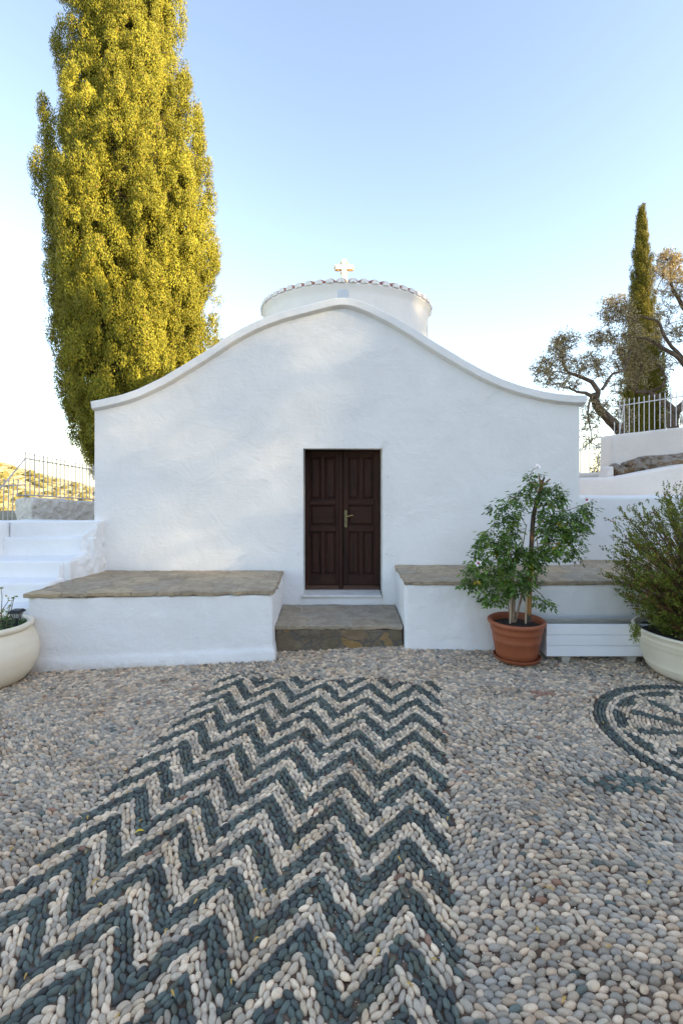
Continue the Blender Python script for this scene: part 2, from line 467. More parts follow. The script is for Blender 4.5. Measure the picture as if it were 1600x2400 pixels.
def grid_struct(name, x0, x1, y0, y1, nx, ny, zf, mat):
    xs = np.linspace(x0, x1, nx); ys = np.linspace(y0, y1, ny)
    v = [(x, y, zf(x, y)) for y in ys for x in xs]
    f = [(j * nx + i, j * nx + i + 1, (j + 1) * nx + i + 1, (j + 1) * nx + i) for j in range(ny - 1) for i in range(nx - 1)]
    mb = MB(); mb.add(v, f)
    return prop(mb.build(name, mat), kind='structure')


# terraces behind the chapel: left (cypress) and right (olives)
grid_struct('terrace_ground', -12, -3.13, 6.33, 22, 20, 24,
            lambda x, y: 1.10 - 0.05 * max(0, y - 7.5) + 0.05 * mnoise.noise((x, y, 0)), M['terrace'])
v, f = [], []
for j, yy in enumerate(np.linspace(8.95, 40, 30)):
    for i, t in enumerate(np.linspace(0, 1, 40)):
        xx = 0.575 * yy - 0.1 + t * 26
        v.append((xx, yy, 2.05 + 0.03 * (yy - 9) + 0.06 * mnoise.noise((xx, yy, 4))))
f = [(j * 40 + i, j * 40 + i + 1, (j + 1) * 40 + i + 1, (j + 1) * 40 + i) for j in range(29) for i in range(39)]
prop(MB().add(v, f).build('olive_terrace_ground', M['terrace']), kind='structure')
# sunlit hillside far to the left
def hillz(x, y):
    ridge = 4.6 - 0.27 * (x + 104)
    t = (y - 95) / 55.0
    base = -26
    z = base + (ridge - base) * min(1, max(0, t)) ** 0.85
    if t > 1: z = ridge - 0.15 * (y - 150)
    return z + 1.3 * mnoise.fractal((x * 0.06, y * 0.06, 2.0), 0.8, 2.1, 4)
grid_struct('hillside', -330, -20, 85, 260, 110, 60, hillz, M['hill'])
# scrub dotted over that hillside
bm = bmesh.new()
for i in range(420):
    yy = random.uniform(96, 152); xx = -yy * random.uniform(0.40, 0.86)
    r = random.uniform(0.5, 1.5)
    mt_ = Matrix.Translation((xx, yy, hillz(xx, yy) + r * 0.25)) @ Matrix.Diagonal((r, r, r * 0.7, 1))
    ret = bmesh.ops.create_icosphere(bm, subdivisions=2, radius=1.0, matrix=mt_)
    for v_ in ret['verts']:
        v_.co += Vector((mnoise.noise(v_.co * 1.7), mnoise.noise(v_.co * 1.9 + Vector((4, 0, 0))), mnoise.noise(v_.co * 1.8 + Vector((0, 7, 0))))) * 0.45 * r
me = bpy.data.meshes.new('hillside_scrub'); bm.to_mesh(me); bm.free()
me.materials.append(noise_mat('dry_scrub', [(0.3, (0.10, 0.095, 0.025)), (0.6, (0.18, 0.15, 0.045)), (0.8, (0.26, 0.20, 0.07))], 1.5, 1.0, 0.9, 3, 0.3))
prop(link('hillside_scrub', me), 'low olive green scrub dotted over the far sunlit hillside', 'scrub', kind='stuff')
# unseen ridge added behind right to shade the yard, top cut for sun patches
SUN_EL, SH = math.radians(18.0), (0.93, -0.3676)
def shade_crest(v):
    return 19.35 + float(np.interp(v, [6.55, 7.0, 8.0, 8.3, 8.55, 9.7, 10.0], [0, 3.4, 3.2, 0.6, -1.1, -1.1, 0])) - 3.9 * math.exp(-((v - 5.2) / 0.56) ** 4) + 0.35 * mnoise.noise((v * 0.05, 3.0, 0)) + 0.35 * mnoise.noise((v * 0.3, 8.0, 0))
v, f = [], []
vs = np.concatenate([np.linspace(-120, 2, 80), np.linspace(2.1, 9.5, 75), np.linspace(10, 120, 80)]); ws = np.linspace(16, 75, 24)
for wv in ws:
    for q in vs:
        hgt = shade_crest(q) * max(0.0, min(1, (wv - 16) / 24.0)) ** 0.9 if wv <= 40.5 else shade_crest(q) - 0.12 * (wv - 40.5)
        v.append((SH[0] * wv - SH[1] * q, SH[1] * wv + SH[0] * q, hgt - 0.4))
nv = len(vs)
for i in range(len(ws) - 1):
    for k in range(nv - 1):
        f.append((i * nv + k, i * nv + k + 1, (i + 1) * nv + k + 1, (i + 1) * nv + k))
prop(MB().add(v, f).build('hill', M['hill']), kind='structure')  # added sun blocker, out of view


# ------------------------------------------------------------------ pebble paving
ROT = math.atan2(-0.17, 0.985)
ET = np.array([0.985, -0.17]); ES = np.array([0.17, 0.985])
TP, PER, AMP, SP, S0 = -0.085, 0.41, 0.30, 0.265, 3.09
TL, TR = TP - 4.5 * PER, TP + 0.5 * PER
CC, CR = np.array([2.79, 3.53]), 0.87


def zig(t):
    u = np.abs(((t - TP) / PER + 0.5) % 1.0 - 0.5) * 2        # 0 at peaks, 1 in valleys
    return -AMP * u


pts, ang, cls, sa, sb = [], [], [], [], []


def push(P_, A_, C_, a_, b_):
    pts.append(P_); ang.append(A_); cls.append(C_); sa.append(a_); sb.append(b_)


# zigzag band: two rows of stones in each dark and each pale stripe
slope = math.atan2(AMP, PER / 2)
dt = 0.0435 * math.cos(slope)
for k in range(-60, 42):
    q = (k + 0.5) / 3.0                                       # in stripe units: three rows of stones to a stripe
    tt = np.arange(TL, TR, dt)
    tt = tt + (0.5 if k % 2 else 0) * dt + rng.uniform(-0.22, 0.22, len(tt)) * dt
    tt = tt[(tt > TL) & (tt < TR)]
    ss = S0 + q * (SP / 2) + zig(tt) + rng.normal(0, 0.003, len(tt))
    Pw = tt[:, None] * ET + ss[:, None] * ES
    u = ((tt - TP) / PER) % 1.0
    an = np.where(u < 0.5, -slope, slope) + ROT + rng.normal(0, 0.30, len(tt))
    qq = q + rng.normal(0, 0.05, len(tt)) + 0.10 * np.sin(tt * 7.0 + q)
    dark = (np.floor(qq) % 2 == 1)                            # the stripe just under each peak line is dark
    ok = (Pw[:, 1] > 0.9) & (ss < 4.47 + 0.03 * np.sin(tt * 9))
    n = ok.sum()
    lf = rng.uniform(0.8, 1.2, n); push(Pw[ok], an[ok], np.where(dark[ok], 2, 1), 0.0248 * lf, 0.0126 * rng.uniform(0.82, 1.15, n))

# medallion on the right: rings and rays
for r in [0.895] + list(np.arange(0.857, 0.04, -0.0275)):
    n = max(5, int(2 * math.pi * r / (0.044 if r > 0.2 else 0.038)))
    th = (np.arange(n) + rng.uniform(0, 1)) * 2 * math.pi / n + rng.normal(0, 0.2, n) * 0.05 / max(r, 0.1) * 0.5
    Pw = CC + np.stack([np.cos(th), np.sin(th)], -1) * r
    deg = np.degrees(th) % 360
    c = np.full(n, 1)
    an = th + math.pi / 2
    if 0.80 < r < 0.87:
        c[:] = 2
    elif r < 0.775:
        fr_ = ((deg - 22) / 30.0) % 1.0                       # twelve spokes, 0 at a spoke
        dd = np.minimum(fr_, 1 - fr_) * 30.0
        arc = np.radians(dd) * r
        lens = (r > 0.72 - 0.085 * np.sin(np.pi * fr_)) & (r < 0.745) & (dd > 2.6)
        spoke = (arc < 0.036) & (r < 0.625) & (r > 0.10)
        c[lens | spoke] = 2
        an = np.where(spoke, th, th + math.pi / 2)
    push(Pw, an + rng.normal(0, 0.18, n), c, rng.uniform(0.020, 0.026, n), rng.uniform(0.0122, 0.0148, n))

# plain field laid in wandering rows
A0, B0 = 0.0440, 0.0260
gx, gy = np.meshgrid(np.arange(-5.6, 5.6, A0), np.arange(0.9, 5.5, B0))
gx = gx + (np.arange(gx.shape[0]) % 2)[:, None] * A0 / 2
gx, gy = gx.ravel(), gy.ravel()
def sm(x, y, f, s):
    return np.sin(x * f + s) * np.cos(y * f * 1.3 - s * 2) + 0.6 * np.sin((x + y) * f * 0.8 + 3 * s)
wx = gx + 0.05 * sm(gx, gy, 2.1, 0.4) + rng.normal(0, 0.006, gx.shape)
wy = gy + 0.09 * sm(gx, gy, 1.7, 2.1) + 0.02 * sm(gx, gy, 6, 1.1) + rng.normal(0, 0.004, gx.shape)
fa = 0.40 * sm(gx, gy, 2.3, 0.9) + rng.normal(0, 0.27, gx.shape)
fa = fa + np.where(gx > 0.9, -0.25, 0.0)
Pw = np.stack([wx, wy], -1)
t_ = Pw @ ET; s_ = Pw @ ES
inz = (t_ > TL - 0.012) & (t_ < TR + 0.012) & (s_ < 4.47 + 0.03 * np.sin(t_ * 9) + 0.02)
inc = np.linalg.norm(Pw - CC, axis=1) < 0.915
ok = ~inz & ~inc
n = ok.sum()
lf = rng.uniform(0.82, 1.26, n)
push(Pw[ok], fa[ok], np.zeros(n, int), 0.0242 * lf, 0.0134 * rng.uniform(0.76, 1.14, n))

P2 = np.concatenate(pts); AN = np.concatenate(ang); CL = np.concatenate(cls); SA = np.concatenate(sa); SB = np.concatenate(sb)
near = (P2[:, 1] > 0.95) & (np.abs(P2[:, 0]) < 0.72 * P2[:, 1] + 1.1) & (P2[:, 1] < front_limit(P2[:, 0]) + 0.01)
P2, AN, CL, SA, SB = P2[near], AN[near], CL[near], SA[near], SB[near]


def relax(P, an, a, b, iters=10, cs=0.062):
    n = len(P)
    ca, si = np.cos(an), np.sin(an)
    for it in range(iters):
        ij = np.floor((P - P.min(0)) / cs).astype(int) + 1
        nx, ny = ij.max(0) + 2
        key = ij[:, 0] * ny + ij[:, 1]
        order = np.argsort(key, kind='stable')
        ks = key[order]
        first = np.searchsorted(ks, np.arange(nx * ny))
        last = np.searchsorted(ks, np.arange(nx * ny), side='right')
        mv = np.zeros_like(P)
        for dx in (-1, 0, 1):
            for dy in (-1, 0, 1):
                k2 = (ij[:, 0] + dx) * ny + ij[:, 1] + dy
                f0, l0 = first[k2], last[k2]
                for s in range(6):
                    pos = f0 + s
                    has = pos < l0
                    j = order[np.minimum(pos, n - 1)]
                    has &= (j != np.arange(n))
                    d = P - P[j]
                    lx = (d[:, 0] * ca + d[:, 1] * si) / (a + a[j])
                    ly = (-d[:, 0] * si + d[:, 1] * ca) / (b + b[j])
                    rr = np.sqrt(lx * lx + ly * ly) + 1e-6
                    ov = np.where(has & (rr < 1.0), 1.0 - rr, 0)
                    kx = lx / rr * ov * b * 0.9; ky = ly / rr * ov * b * 0.9
                    mv[:, 0] += kx * ca - ky * si
                    mv[:, 1] += kx * si + ky * ca
        P = P + np.clip(mv, -0.006, 0.006)
    return P


P2 = relax(P2, AN, SA, SB, 14)
NP = len(P2)
GREY = np.array([(0.25, 0.235, 0.215), (0.29, 0.26, 0.23), (0.20, 0.195, 0.19), (0.33, 0.29, 0.25), (0.23, 0.22, 0.21),
                 (0.27, 0.22, 0.18), (0.18, 0.18, 0.185), (0.38, 0.33, 0.285), (0.16, 0.15, 0.14)])
WHT = np.array([(0.44, 0.395, 0.345), (0.38, 0.345, 0.305), (0.33, 0.305, 0.28), (0.49, 0.435, 0.38), (0.39, 0.34, 0.28), (0.28, 0.265, 0.25), (0.25, 0.235, 0.22)])
DRK = np.array([(0.036, 0.050, 0.054), (0.045, 0.062, 0.066), (0.030, 0.038, 0.042), (0.055, 0.072, 0.074), (0.050, 0.058, 0.052), (0.028, 0.034, 0.040)])
pc = np.where((CL == 0)[:, None], GREY[rng.integers(0, len(GREY), NP)], np.where((CL == 1)[:, None], WHT[rng.integers(0, len(WHT), NP)], DRK[rng.integers(0, len(DRK), NP)]))
odd = rng.random(NP)
pc[(odd < 0.005) & (CL < 2)] = (0.17, 0.105, 0.085)
pc[(odd > 0.985) & (CL == 0)] = (0.07, 0.09, 0.095)
pd = np.linalg.norm((P2 - np.array([1.72, 2.98])) / np.array([0.28, 0.09]), axis=1)     # stray dark cluster
pc[(pd < 1) & (rng.random(NP) < 0.6) & (CL == 0)] = (0.06, 0.085, 0.09)
pdr = np.linalg.norm((P2 - np.array([1.72, 4.22])) / np.array([0.11, 0.05]), axis=1)    # a few brick-red stones
pc[(pdr < 1) & (CL == 0)] = (0.19, 0.125, 0.105)
pc = pc * rng.uniform(0.80, 1.18, NP)[:, None] * np.array([1.31, 1.16, 0.945]) * np.where(CL == 2, 1.75, np.where(CL == 1, 1.22, 1.38))[:, None]

SEG = 12
phis = np.radians([0, 22, 46, 70, 96])
al = np.arange(SEG) * 2 * math.pi / SEG
e2, e3 = rng.uniform(0, 0.10, NP), rng.uniform(0, 0.09, NP)
p2, p3 = rng.uniform(0, 6.28, NP), rng.uniform(0, 6.28, NP)
rad = 1 + e2[:, None] * np.cos(2 * al + p2[:, None]) + e3[:, None] * np.cos(3 * al + p3[:, None])     # NP x SEG
SC_ = rng.uniform(0.014, 0.021, NP)
tx, ty = rng.normal(0, 0.16, NP), rng.normal(0, 0.22, NP)
loc = [np.stack([np.zeros(NP), np.zeros(NP), SC_], -1)[:, None, :]]
for ph in phis[1:]:
    sx = np.sin(ph) ** 0.9 * rad * np.cos(al) * SA[:, None] * 1.03
    sy = np.sin(ph) ** 0.9 * rad * np.sin(al) * SB[:, None] * 1.06 * np.abs(np.sin(al)) ** 0.18
    sz = np.repeat((np.cos(ph) * SC_)[:, None], SEG, 1)
    loc.append(np.stack([sx, sy, sz], -1))
V = np.concatenate(loc, 1)                                   # NP x 49 x 3
V[:, :, 2] += V[:, :, 0] * tx[:, None] + V[:, :, 1] * ty[:, None]
ca, si = np.cos(AN)[:, None], np.sin(AN)[:, None]
X_ = V[:, :, 0] * ca - V[:, :, 1] * si + P2[:, 0][:, None]
Y_ = V[:, :, 0] * si + V[:, :, 1] * ca + P2[:, 1][:, None]
und = 0.012 * np.sin(P2[:, 0] * 2.3 + 1) * np.cos(P2[:, 1] * 1.9)
dz = rng.normal(0.0005, 0.0022, NP)
Z_ = V[:, :, 2] + (gz(P2[:, 0]) + dz)[:, None]
VV = np.stack([X_, Y_, Z_], -1).reshape(-1, 3)
nvp = 1 + 4 * SEG
k = np.arange(SEG); k2 = (k + 1) % SEG
tri = np.stack([np.zeros(SEG, int), 1 + k, 1 + k2], -1)
qd = np.concatenate([np.stack([1 + r * SEG + k, 1 + (r + 1) * SEG + k, 1 + (r + 1) * SEG + k2, 1 + r * SEG + k2], -1) for r in range(3)])
base = (np.arange(NP) * nvp)[:, None, None]
prop(np_mesh('pebble_pavement', VV, [(tri[None] + base).reshape(-1, 3), (qd[None] + base).reshape(-1, 4)], M['pebble'],
             cols=np.repeat(pc, nvp, 0)), kind='structure')

# pale grit lying in the joints, thickest in the near right
ng = 12000
g1 = np.stack([rng.uniform(-1.6, 1.9, ng), rng.uniform(1.2, 3.4, ng)], -1)
dens = np.exp(-(((g1[:, 0] - 0.35) / 0.55) ** 2 + ((g1[:, 1] - 1.85) / 0.45) ** 2)) + 0.12 + 0.35 * np.exp(-(((g1[:, 0] - 1.9) / 0.3) ** 2 + ((g1[:, 1] - 2.8) / 0.15) ** 2))
g1 = g1[rng.random(ng) < dens * (0.4 + 0.6 * (sm(g1[:, 0], g1[:, 1], 9, 0.3) > 0))]
ng = len(g1)
o6 = np.array([(1, 0, 0), (0, 1, 0), (-1, 0, 0), (0, -1, 0), (0, 0, 1), (0, 0, -1)], float)
sz = rng.uniform(0.0018, 0.0045, ng)
gv = (o6[None] * sz[:, None, None] * rng.uniform(0.7, 1.3, (ng, 6, 1)))
gv += np.stack([g1[:, 0], g1[:, 1], gz(g1[:, 0]) + 0.0085], -1)[:, None, :]
of = np.array([(0, 1, 4), (1, 2, 4), (2, 3, 4), (3, 0, 4), (1, 0, 5), (2, 1, 5), (3, 2, 5), (0, 3, 5)])
prop(np_mesh('pale_grit', gv.reshape(-1, 3), [(of[None] + (np.arange(ng) * 6)[:, None, None]).reshape(-1, 3)], M['grit'], smooth=False),
     'pale grains of grit lying in the joints of the pebble paving', 'grit', kind='stuff')


# ------------------------------------------------------------------ leaves
def leaves(name, pos, d, nrm, L, Wd, col, mat, parent, fold=0.0):
    """one folded four-corner blade per leaf"""
    d = d / (np.linalg.norm(d, axis=1, keepdims=True) + 1e-9)
    s = np.cross(d, nrm); s /= (np.linalg.norm(s, axis=1, keepdims=True) + 1e-9)
    nn = np.cross(s, d)
    L = np.broadcast_to(L, len(pos))[:, None]; Wd = np.broadcast_to(Wd, len(pos))[:, None]
    mid = pos + d * L * 0.45
    v = np.stack([pos, mid + s * Wd / 2 + nn * Wd * fold, pos + d * L, mid - s * Wd / 2 + nn * Wd * fold], 1).reshape(-1, 3)
    i = np.arange(len(pos))[:, None] * 4
    f = np.concatenate([i + np.array([0, 1, 2]), i + np.array([0, 2, 3])]) if fold else (i + np.array([0, 1, 2, 3]))
    return np_mesh(name, v, [f], mat, parent, cols=np.repeat(col, 4, 0), smooth=False)


def unit(n):
    a = rng.normal(size=(n, 3))
    return a / np.linalg.norm(a, axis=1, keepdims=True)


def pick(pal, n, jit=0.2):
    pal = np.array(pal)
    return pal[rng.integers(0, len(pal), n)] * rng.uniform(1 - jit, 1 + jit, (n, 1))


def sun_filter_tree(q, zc_, spread, n, label):
    # unseen scrubby trees added in the ridge dips to thin the sun on the chapel
    wv = 40.5
    bx_, by_ = SH[0] * wv - SH[1] * q, SH[1] * wv + SH[0] * q
    t = empty('filter_tree', (bx_, by_, zc_ - 3), label, 'tree')
    MB().tube([(bx_, by_, zc_ - 3.5), (bx_ + 0.1, by_, zc_ - 1.5), (bx_, by_ + 0.1, zc_ + spread[2])], [0.06, 0.05, 0.02], 8).build('trunk', M['bark'], t)
    a = rng.normal(0, 1, (n, 3)) * np.array(spread) + np.array([bx_, by_, zc_])
    leaves('crown', a, unit(n), unit(n), rng.uniform(0.16, 0.26, n), rng.uniform(0.08, 0.13, n), pick([(0.07, 0.08, 0.03)], n), M['leaf_olive'], t)


sun_filter_tree(5.2, 17.0, (0.7, 0.75, 1.9), 4500, 'thin tall scrubby tree added unseen in the deeper ridge dip to filter the sun')
sun_filter_tree(9.1, 18.4, (0.5, 0.55, 0.5), 1150, 'low scrubby tree added unseen in the shallow ridge dip to filter the sun')


def cypress(label, cx, cy, zs, rs, drift, nplume, nsprig, nleaf, leafL, pal, pr, ph, ground_z, sprig_r, trunk_r, core=0.72):
    """zs/rs: crown profile (height, radius), drift: sideways offset of the axis by height"""
    t = empty('cypress_tree', (cx, cy, ground_z), label, 'tree')
    zt = zs[-1]
    MB().tube([(cx + drift(z), cy, z) for z in np.linspace(ground_z - 0.2, zt * 0.92, 9)], list(np.linspace(trunk_r, 0.03, 9)), 10).build('trunk', M['bark'], t)
    R = lambda z: np.interp(z, zs, rs)
    # plumes on the surface: uniform over area
    zc = np.linspace(zs[0], zs[-1], 400)
    wgt = np.maximum(R(zc), 0.4 * R(zc).max()); cdf = np.cumsum(wgt) / wgt.sum()
    kk = np.arange(nplume)
    zp = np.interp(np.clip((kk + 0.5 + rng.uniform(-0.9, 0.9, nplume)) / nplume, 0, 1), cdf, zc)
    th = (kk * 2.39996 + rng.normal(0, 0.16, nplume)) % (2 * math.pi)
    rp = R(zp) * rng.uniform(0.64, 0.91, nplume)
    lx = drift(zp) if callable(drift) else 0
    pb = np.stack([cx + lx + rp * np.cos(th), cy + rp * np.sin(th), zp], -1)
    out = np.stack([np.cos(th), np.sin(th), np.zeros(nplume)], -1)
    size = rng.uniform(0.75, 1.25, nplume) * np.clip(R(zp) / R(zc).max() * 1.4, 0.25, 1)
    # sprigs on the outer flame surface of each plume
    n = nplume * nsprig
    pw = np.where(np.sin(th) < 0.35, 1.0, 0.4); pw /= pw.sum()          # the far side is thinner
    pi = rng.choice(nplume, n, p=pw)
    u = rng.random(n); ps = rng.uniform(-0.6, math.pi + 0.6, n)
    prof = np.sin(math.pi * np.clip(u * 0.93 + 0.07, 0, 1)) ** 0.7 * (1 - 0.35 * u)
    side = np.stack([-out[pi][:, 1], out[pi][:, 0], np.zeros(n)], -1)
    rr = pr * size[pi] * prof
    axis = np.array([0, 0, 1.0]) + 0.28 * out[pi]
    sp = pb[pi] + axis * ((u - 0.35) * ph * size[pi])[:, None] + (side * np.cos(ps)[:, None] + out[pi] * np.sin(ps)[:, None] * 0.8) * rr[:, None]
    sn = side * np.cos(ps)[:, None] + out[pi] * (np.sin(ps)[:, None] + 0.5) + np.array([0, 0, 0.7])
    # a deeper layer that closes the gaps between plumes
    nb = int(n * 0.45)
    zb_ = np.interp(rng.random(nb), cdf, zc); tb_ = rng.uniform(0, 2 * math.pi, nb); rb_ = R(zb_) * rng.uniform(0.70, 0.86, nb)
    sp = np.concatenate([sp, np.stack([cx + drift(zb_) + rb_ * np.cos(tb_), cy + rb_ * np.sin(tb_), zb_], -1)])
    sn = np.concatenate([sn, np.stack([np.cos(tb_), np.sin(tb_), np.full(nb, 0.5)], -1)])
    sn /= np.linalg.norm(sn, axis=1, keepdims=True)
    tint = np.concatenate([rng.uniform(0.85, 1.15, nplume)[pi], np.ones(nb)]) * rng.uniform(0.8, 1.2, n + nb)
    n = n + nb
    # leaf sprays of each sprig
    m = n * nleaf
    si_ = np.repeat(np.arange(n), nleaf)
    off = unit(m); off[:, 2] *= 1.6
    off = off * (rng.random(m) ** 0.2 * sprig_r * 0.9)[:, None]
    pos = sp[si_] + off + sn[si_] * sprig_r * 0.2
    d = np.array([0, 0, 0.9]) + sn[si_] * 0.25 + 0.55 * unit(m)
    nl_ = off / sprig_r * 1.2 + sn[si_] * 0.8 + 0.35 * unit(m)
    col = pick(pal, m, 0.22) * tint[si_][:, None]
    brown = rng.random(m) < 0.012
    col[brown] = (0.30, 0.17, 0.07)
    ob = leaves('crown', pos, d, nl_, rng.uniform(0.7, 1.35, m) * leafL, rng.uniform(0.32, 0.52, m) * leafL, col, M['leaf_cyp'], t)
    # twiggy inner mass of the same crown, joined to the same mesh
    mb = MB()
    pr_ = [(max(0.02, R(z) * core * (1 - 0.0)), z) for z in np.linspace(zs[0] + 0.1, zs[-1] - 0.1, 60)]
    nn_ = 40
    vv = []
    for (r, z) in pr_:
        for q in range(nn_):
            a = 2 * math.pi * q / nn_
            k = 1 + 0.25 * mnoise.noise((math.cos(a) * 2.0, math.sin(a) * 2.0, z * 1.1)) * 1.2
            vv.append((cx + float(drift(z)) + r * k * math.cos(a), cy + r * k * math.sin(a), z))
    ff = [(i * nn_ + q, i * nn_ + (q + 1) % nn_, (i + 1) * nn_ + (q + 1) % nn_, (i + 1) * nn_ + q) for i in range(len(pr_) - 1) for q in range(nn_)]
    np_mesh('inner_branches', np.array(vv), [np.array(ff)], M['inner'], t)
    return t


CD = 12.5
sc = F / CD
def cz(y): return H - (y - HY) * CD / F
prof = [(1128, 15), (1112, 52), (1095, 105), (1070, 138), (1040, 158), (1000, 172), (900, 186), (800, 196), (700, 198), (600, 205), (550, 208), (470, 196), (430, 180), (390, 162), (300, 150), (200, 134), (100, 124), (0, 112), (-150, 92), (-300, 80), (-420, 40), (-480, 8)]
zs = np.array([cz(y) for y, r in prof]); rs = np.array([r * CD / F * 0.93 for y, r in prof])
dy = np.array([1128, 1050, 900, 700, 450, 300, 200, 0, -480]); dxp = np.array([318, 330, 326, 310, 304, 298, 292, 302, 300])
dzv = np.array([cz(y) for y in dy])
CXP = 305
drift = lambda z: (np.interp(z, dzv, dxp) - CXP) * CD / F
CYP = [(0.215, 0.200, 0.022), (0.26, 0.235, 0.024), (0.165, 0.168, 0.022), (0.30, 0.262, 0.026), (0.125, 0.138, 0.020)]
CYP2 = [(0.14, 0.125, 0.018), (0.17, 0.145, 0.018), (0.11, 0.11, 0.018), (0.20, 0.165, 0.02)]
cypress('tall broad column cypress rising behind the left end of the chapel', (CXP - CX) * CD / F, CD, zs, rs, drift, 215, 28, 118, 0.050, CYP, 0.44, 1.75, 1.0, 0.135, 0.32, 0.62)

# slim cypress among the olives
CD2 = 19.0
def cz2(y): return H - (y - HY) * CD2 / F
pr2 = [(1040, 50), (1000, 62), (950, 62), (900, 58), (850, 52), (800, 46), (750, 36), (700, 28), (650, 24), (600, 18), (560, 12), (530, 8), (505, 4), (496, 1)]
zs2 = np.array([cz2(y) for y, r in pr2]); rs2 = np.array([r * CD2 / F * 0.70 for y, r in pr2])
drift2 = lambda z: np.interp(z, [cz2(1040), cz2(800), cz2(500)], [8, 0, 0]) * CD2 / F
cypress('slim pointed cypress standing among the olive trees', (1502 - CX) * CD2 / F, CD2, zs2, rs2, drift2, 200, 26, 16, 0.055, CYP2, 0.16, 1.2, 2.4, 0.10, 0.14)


# ------------------------------------------------------------------ olive trees
def zp5(x, y, D):           # reading taken in the 3.2675x enlargement of the upper right
    return W(1200 + x / 3.2675, 480 + y / 3.2675, D)


OLV = [(0.36, 0.30, 0.165), (0.43, 0.35, 0.20), (0.27, 0.235, 0.13), (0.48, 0.385, 0.235), (0.38, 0.285, 0.14)]


def olive(label, base, limbs, blobs, D, per, seed):
    t = empty('olive_tree', base, label, 'tree')
    mb = MB()
    knots = []
    for (ln, r0, r1) in limbs:
        P = [zp5(x, y, D + dd) for (x, y, dd) in ln]
        pp = []
        for i in range(len(P) - 1):
            for q in range(4):
                a = P[i].lerp(P[i + 1], q / 4)
                a += Vector((mnoise.noise(a * 1.9), mnoise.noise(a * 2.3 + Vector((5, 1, 2))), mnoise.noise(a * 2.1 + Vector((1, 7, 3))))) * 0.10
                pp.append(a)
        pp.append(P[-1])
        mb.tube(pp, list(np.linspace(r0 * 0.56, r1 * 0.6, len(pp))), 8)
        knots += pp
    kn = np.array([tuple(k) for k in knots])
    tw = MB()
    LP, LDv, LC = [], [], []
    for (bx, by, rx, ry, cnt, dd, dens) in blobs:
        for i in range(int(cnt * per)):
            v3 = Vector(unit(1)[0]) * random.random() ** 0.4
            e = zp5(bx + v3.x * rx, by - v3.z * ry, D + dd + v3.y * rx / 3.2675 * D / F * 0.9)
            dk = np.linalg.norm(kn - np.array(e), axis=1)
            j = int(np.argmin(dk + rng.random(len(kn)) * 0.12))
            s = Vector(kn[j])
            if (e - s).length > 1.9:
                s = e + (s - e).normalized() * 1.2
            m1 = s.lerp(e, 0.5) + Vector((random.uniform(-1, 1), random.uniform(-1, 1), random.uniform(0, 1.0))) * 0.12 * (e - s).length
            tip = e + Vector((random.uniform(-1, 1), random.uniform(-1, 1), random.uniform(-0.6, 1))) * 0.16
            pth = [s, m1, e, tip]
            kn = np.vstack([kn, np.array([m1, e])])
            tw.tube(pth, [0.011, 0.009, 0.006, 0.003], 4, False)
            nl = int(20 * dens * random.uniform(0.5, 1.4))
            for q in range(nl):
                u = random.uniform(0.35, 1.0) ** 0.8
                if u < 0.5: b0 = s.lerp(m1, u * 2)
                elif u < 0.85: b0 = m1.lerp(e, (u - 0.5) / 0.35)
                else: b0 = e.lerp(tip, (u - 0.85) / 0.15)
                LP.append(tuple(b0 + Vector(unit(1)[0]) * random.uniform(0.02, 0.12)))
                LDv.append(tuple((tip - s).normalized() * 0.7 + Vector(unit(1)[0])))
    mb.f += [tuple(i + len(mb.v) for i in q) for q in tw.f]; mb.v += tw.v
    mb.build('trunk', M['bark'], t)
    n = len(LP)
    leaves('crown', np.array(LP), np.array(LDv), unit(n), rng.uniform(0.055, 0.10, n), rng.uniform(0.014, 0.026, n), pick(OLV, n, 0.25), M['leaf_olive'], t)
    return t


limbsA = [([(900, 1800, 0.3), (820, 1720, 0.1), (740, 1660, 0), (690, 1580, 0), (640, 1500, -0.1), (620, 1460, -0.1)], 0.24, 0.15),
          ([(640, 1500, -0.1), (650, 1420, -0.1), (600, 1360, 0), (540, 1320, 0), (440, 1265, 0.1), (385, 1215, 0.2), (330, 1130, 0.2)], 0.13, 0.03),
          ([(620, 1470, -0.1), (550, 1440, -0.3), (480, 1440, -0.3), (400, 1400, -0.3)], 0.10, 0.03),
          ([(680, 1410, 0), (720, 1350, 0.1), (780, 1290, 0.2), (860, 1240, 0.3), (900, 1100, 0.3)], 0.07, 0.03),
          ([(540, 1320, 0), (470, 1300, -0.2), (330, 1290, -0.2), (230, 1300, -0.2)], 0.05, 0.015),
          ([(600, 1480, 0), (590, 1600, -0.2), (610, 1700, -0.2), (600, 1820, -0.2)], 0.05, 0.012)]
blobsA = [(330, 1170, 130, 120, 1.0, 0.1, 1), (420, 1040, 100, 80, 0.7, 0.1, 1), (240, 1250, 110, 70, 0.75, -0.1, 0.9), (290, 1330, 130, 60, 0.7, -0.2, 0.9), (350, 1060, 70, 60, 0.4, 0, 1),
          (470, 1240, 110, 90, 0.7, 0, 0.9), (430, 1370, 120, 60, 0.6, -0.3, 0.9), (580, 1250, 110, 100, 0.7, 0.2, 0.9), (640, 1180, 90, 80, 0.5, 0.2, 0.9), (700, 1290, 90, 80, 0.45, 0.2, 0.8),
          (600, 1600, 90, 120, 0.6, -0.2, 0.8), (680, 1560, 80, 70, 0.4, -0.2, 0.8), (560, 1760, 60, 120, 0.4, -0.2, 0.6), (640, 1820, 90, 110, 0.32, -0.2, 0.5), (800, 1560, 90, 100, 0.5, 0.3, 0.8), (880, 1640, 80, 90, 0.5, 0.3, 0.8),
          (850, 1720, 70, 60, 0.2, -0.3, 0.5)]
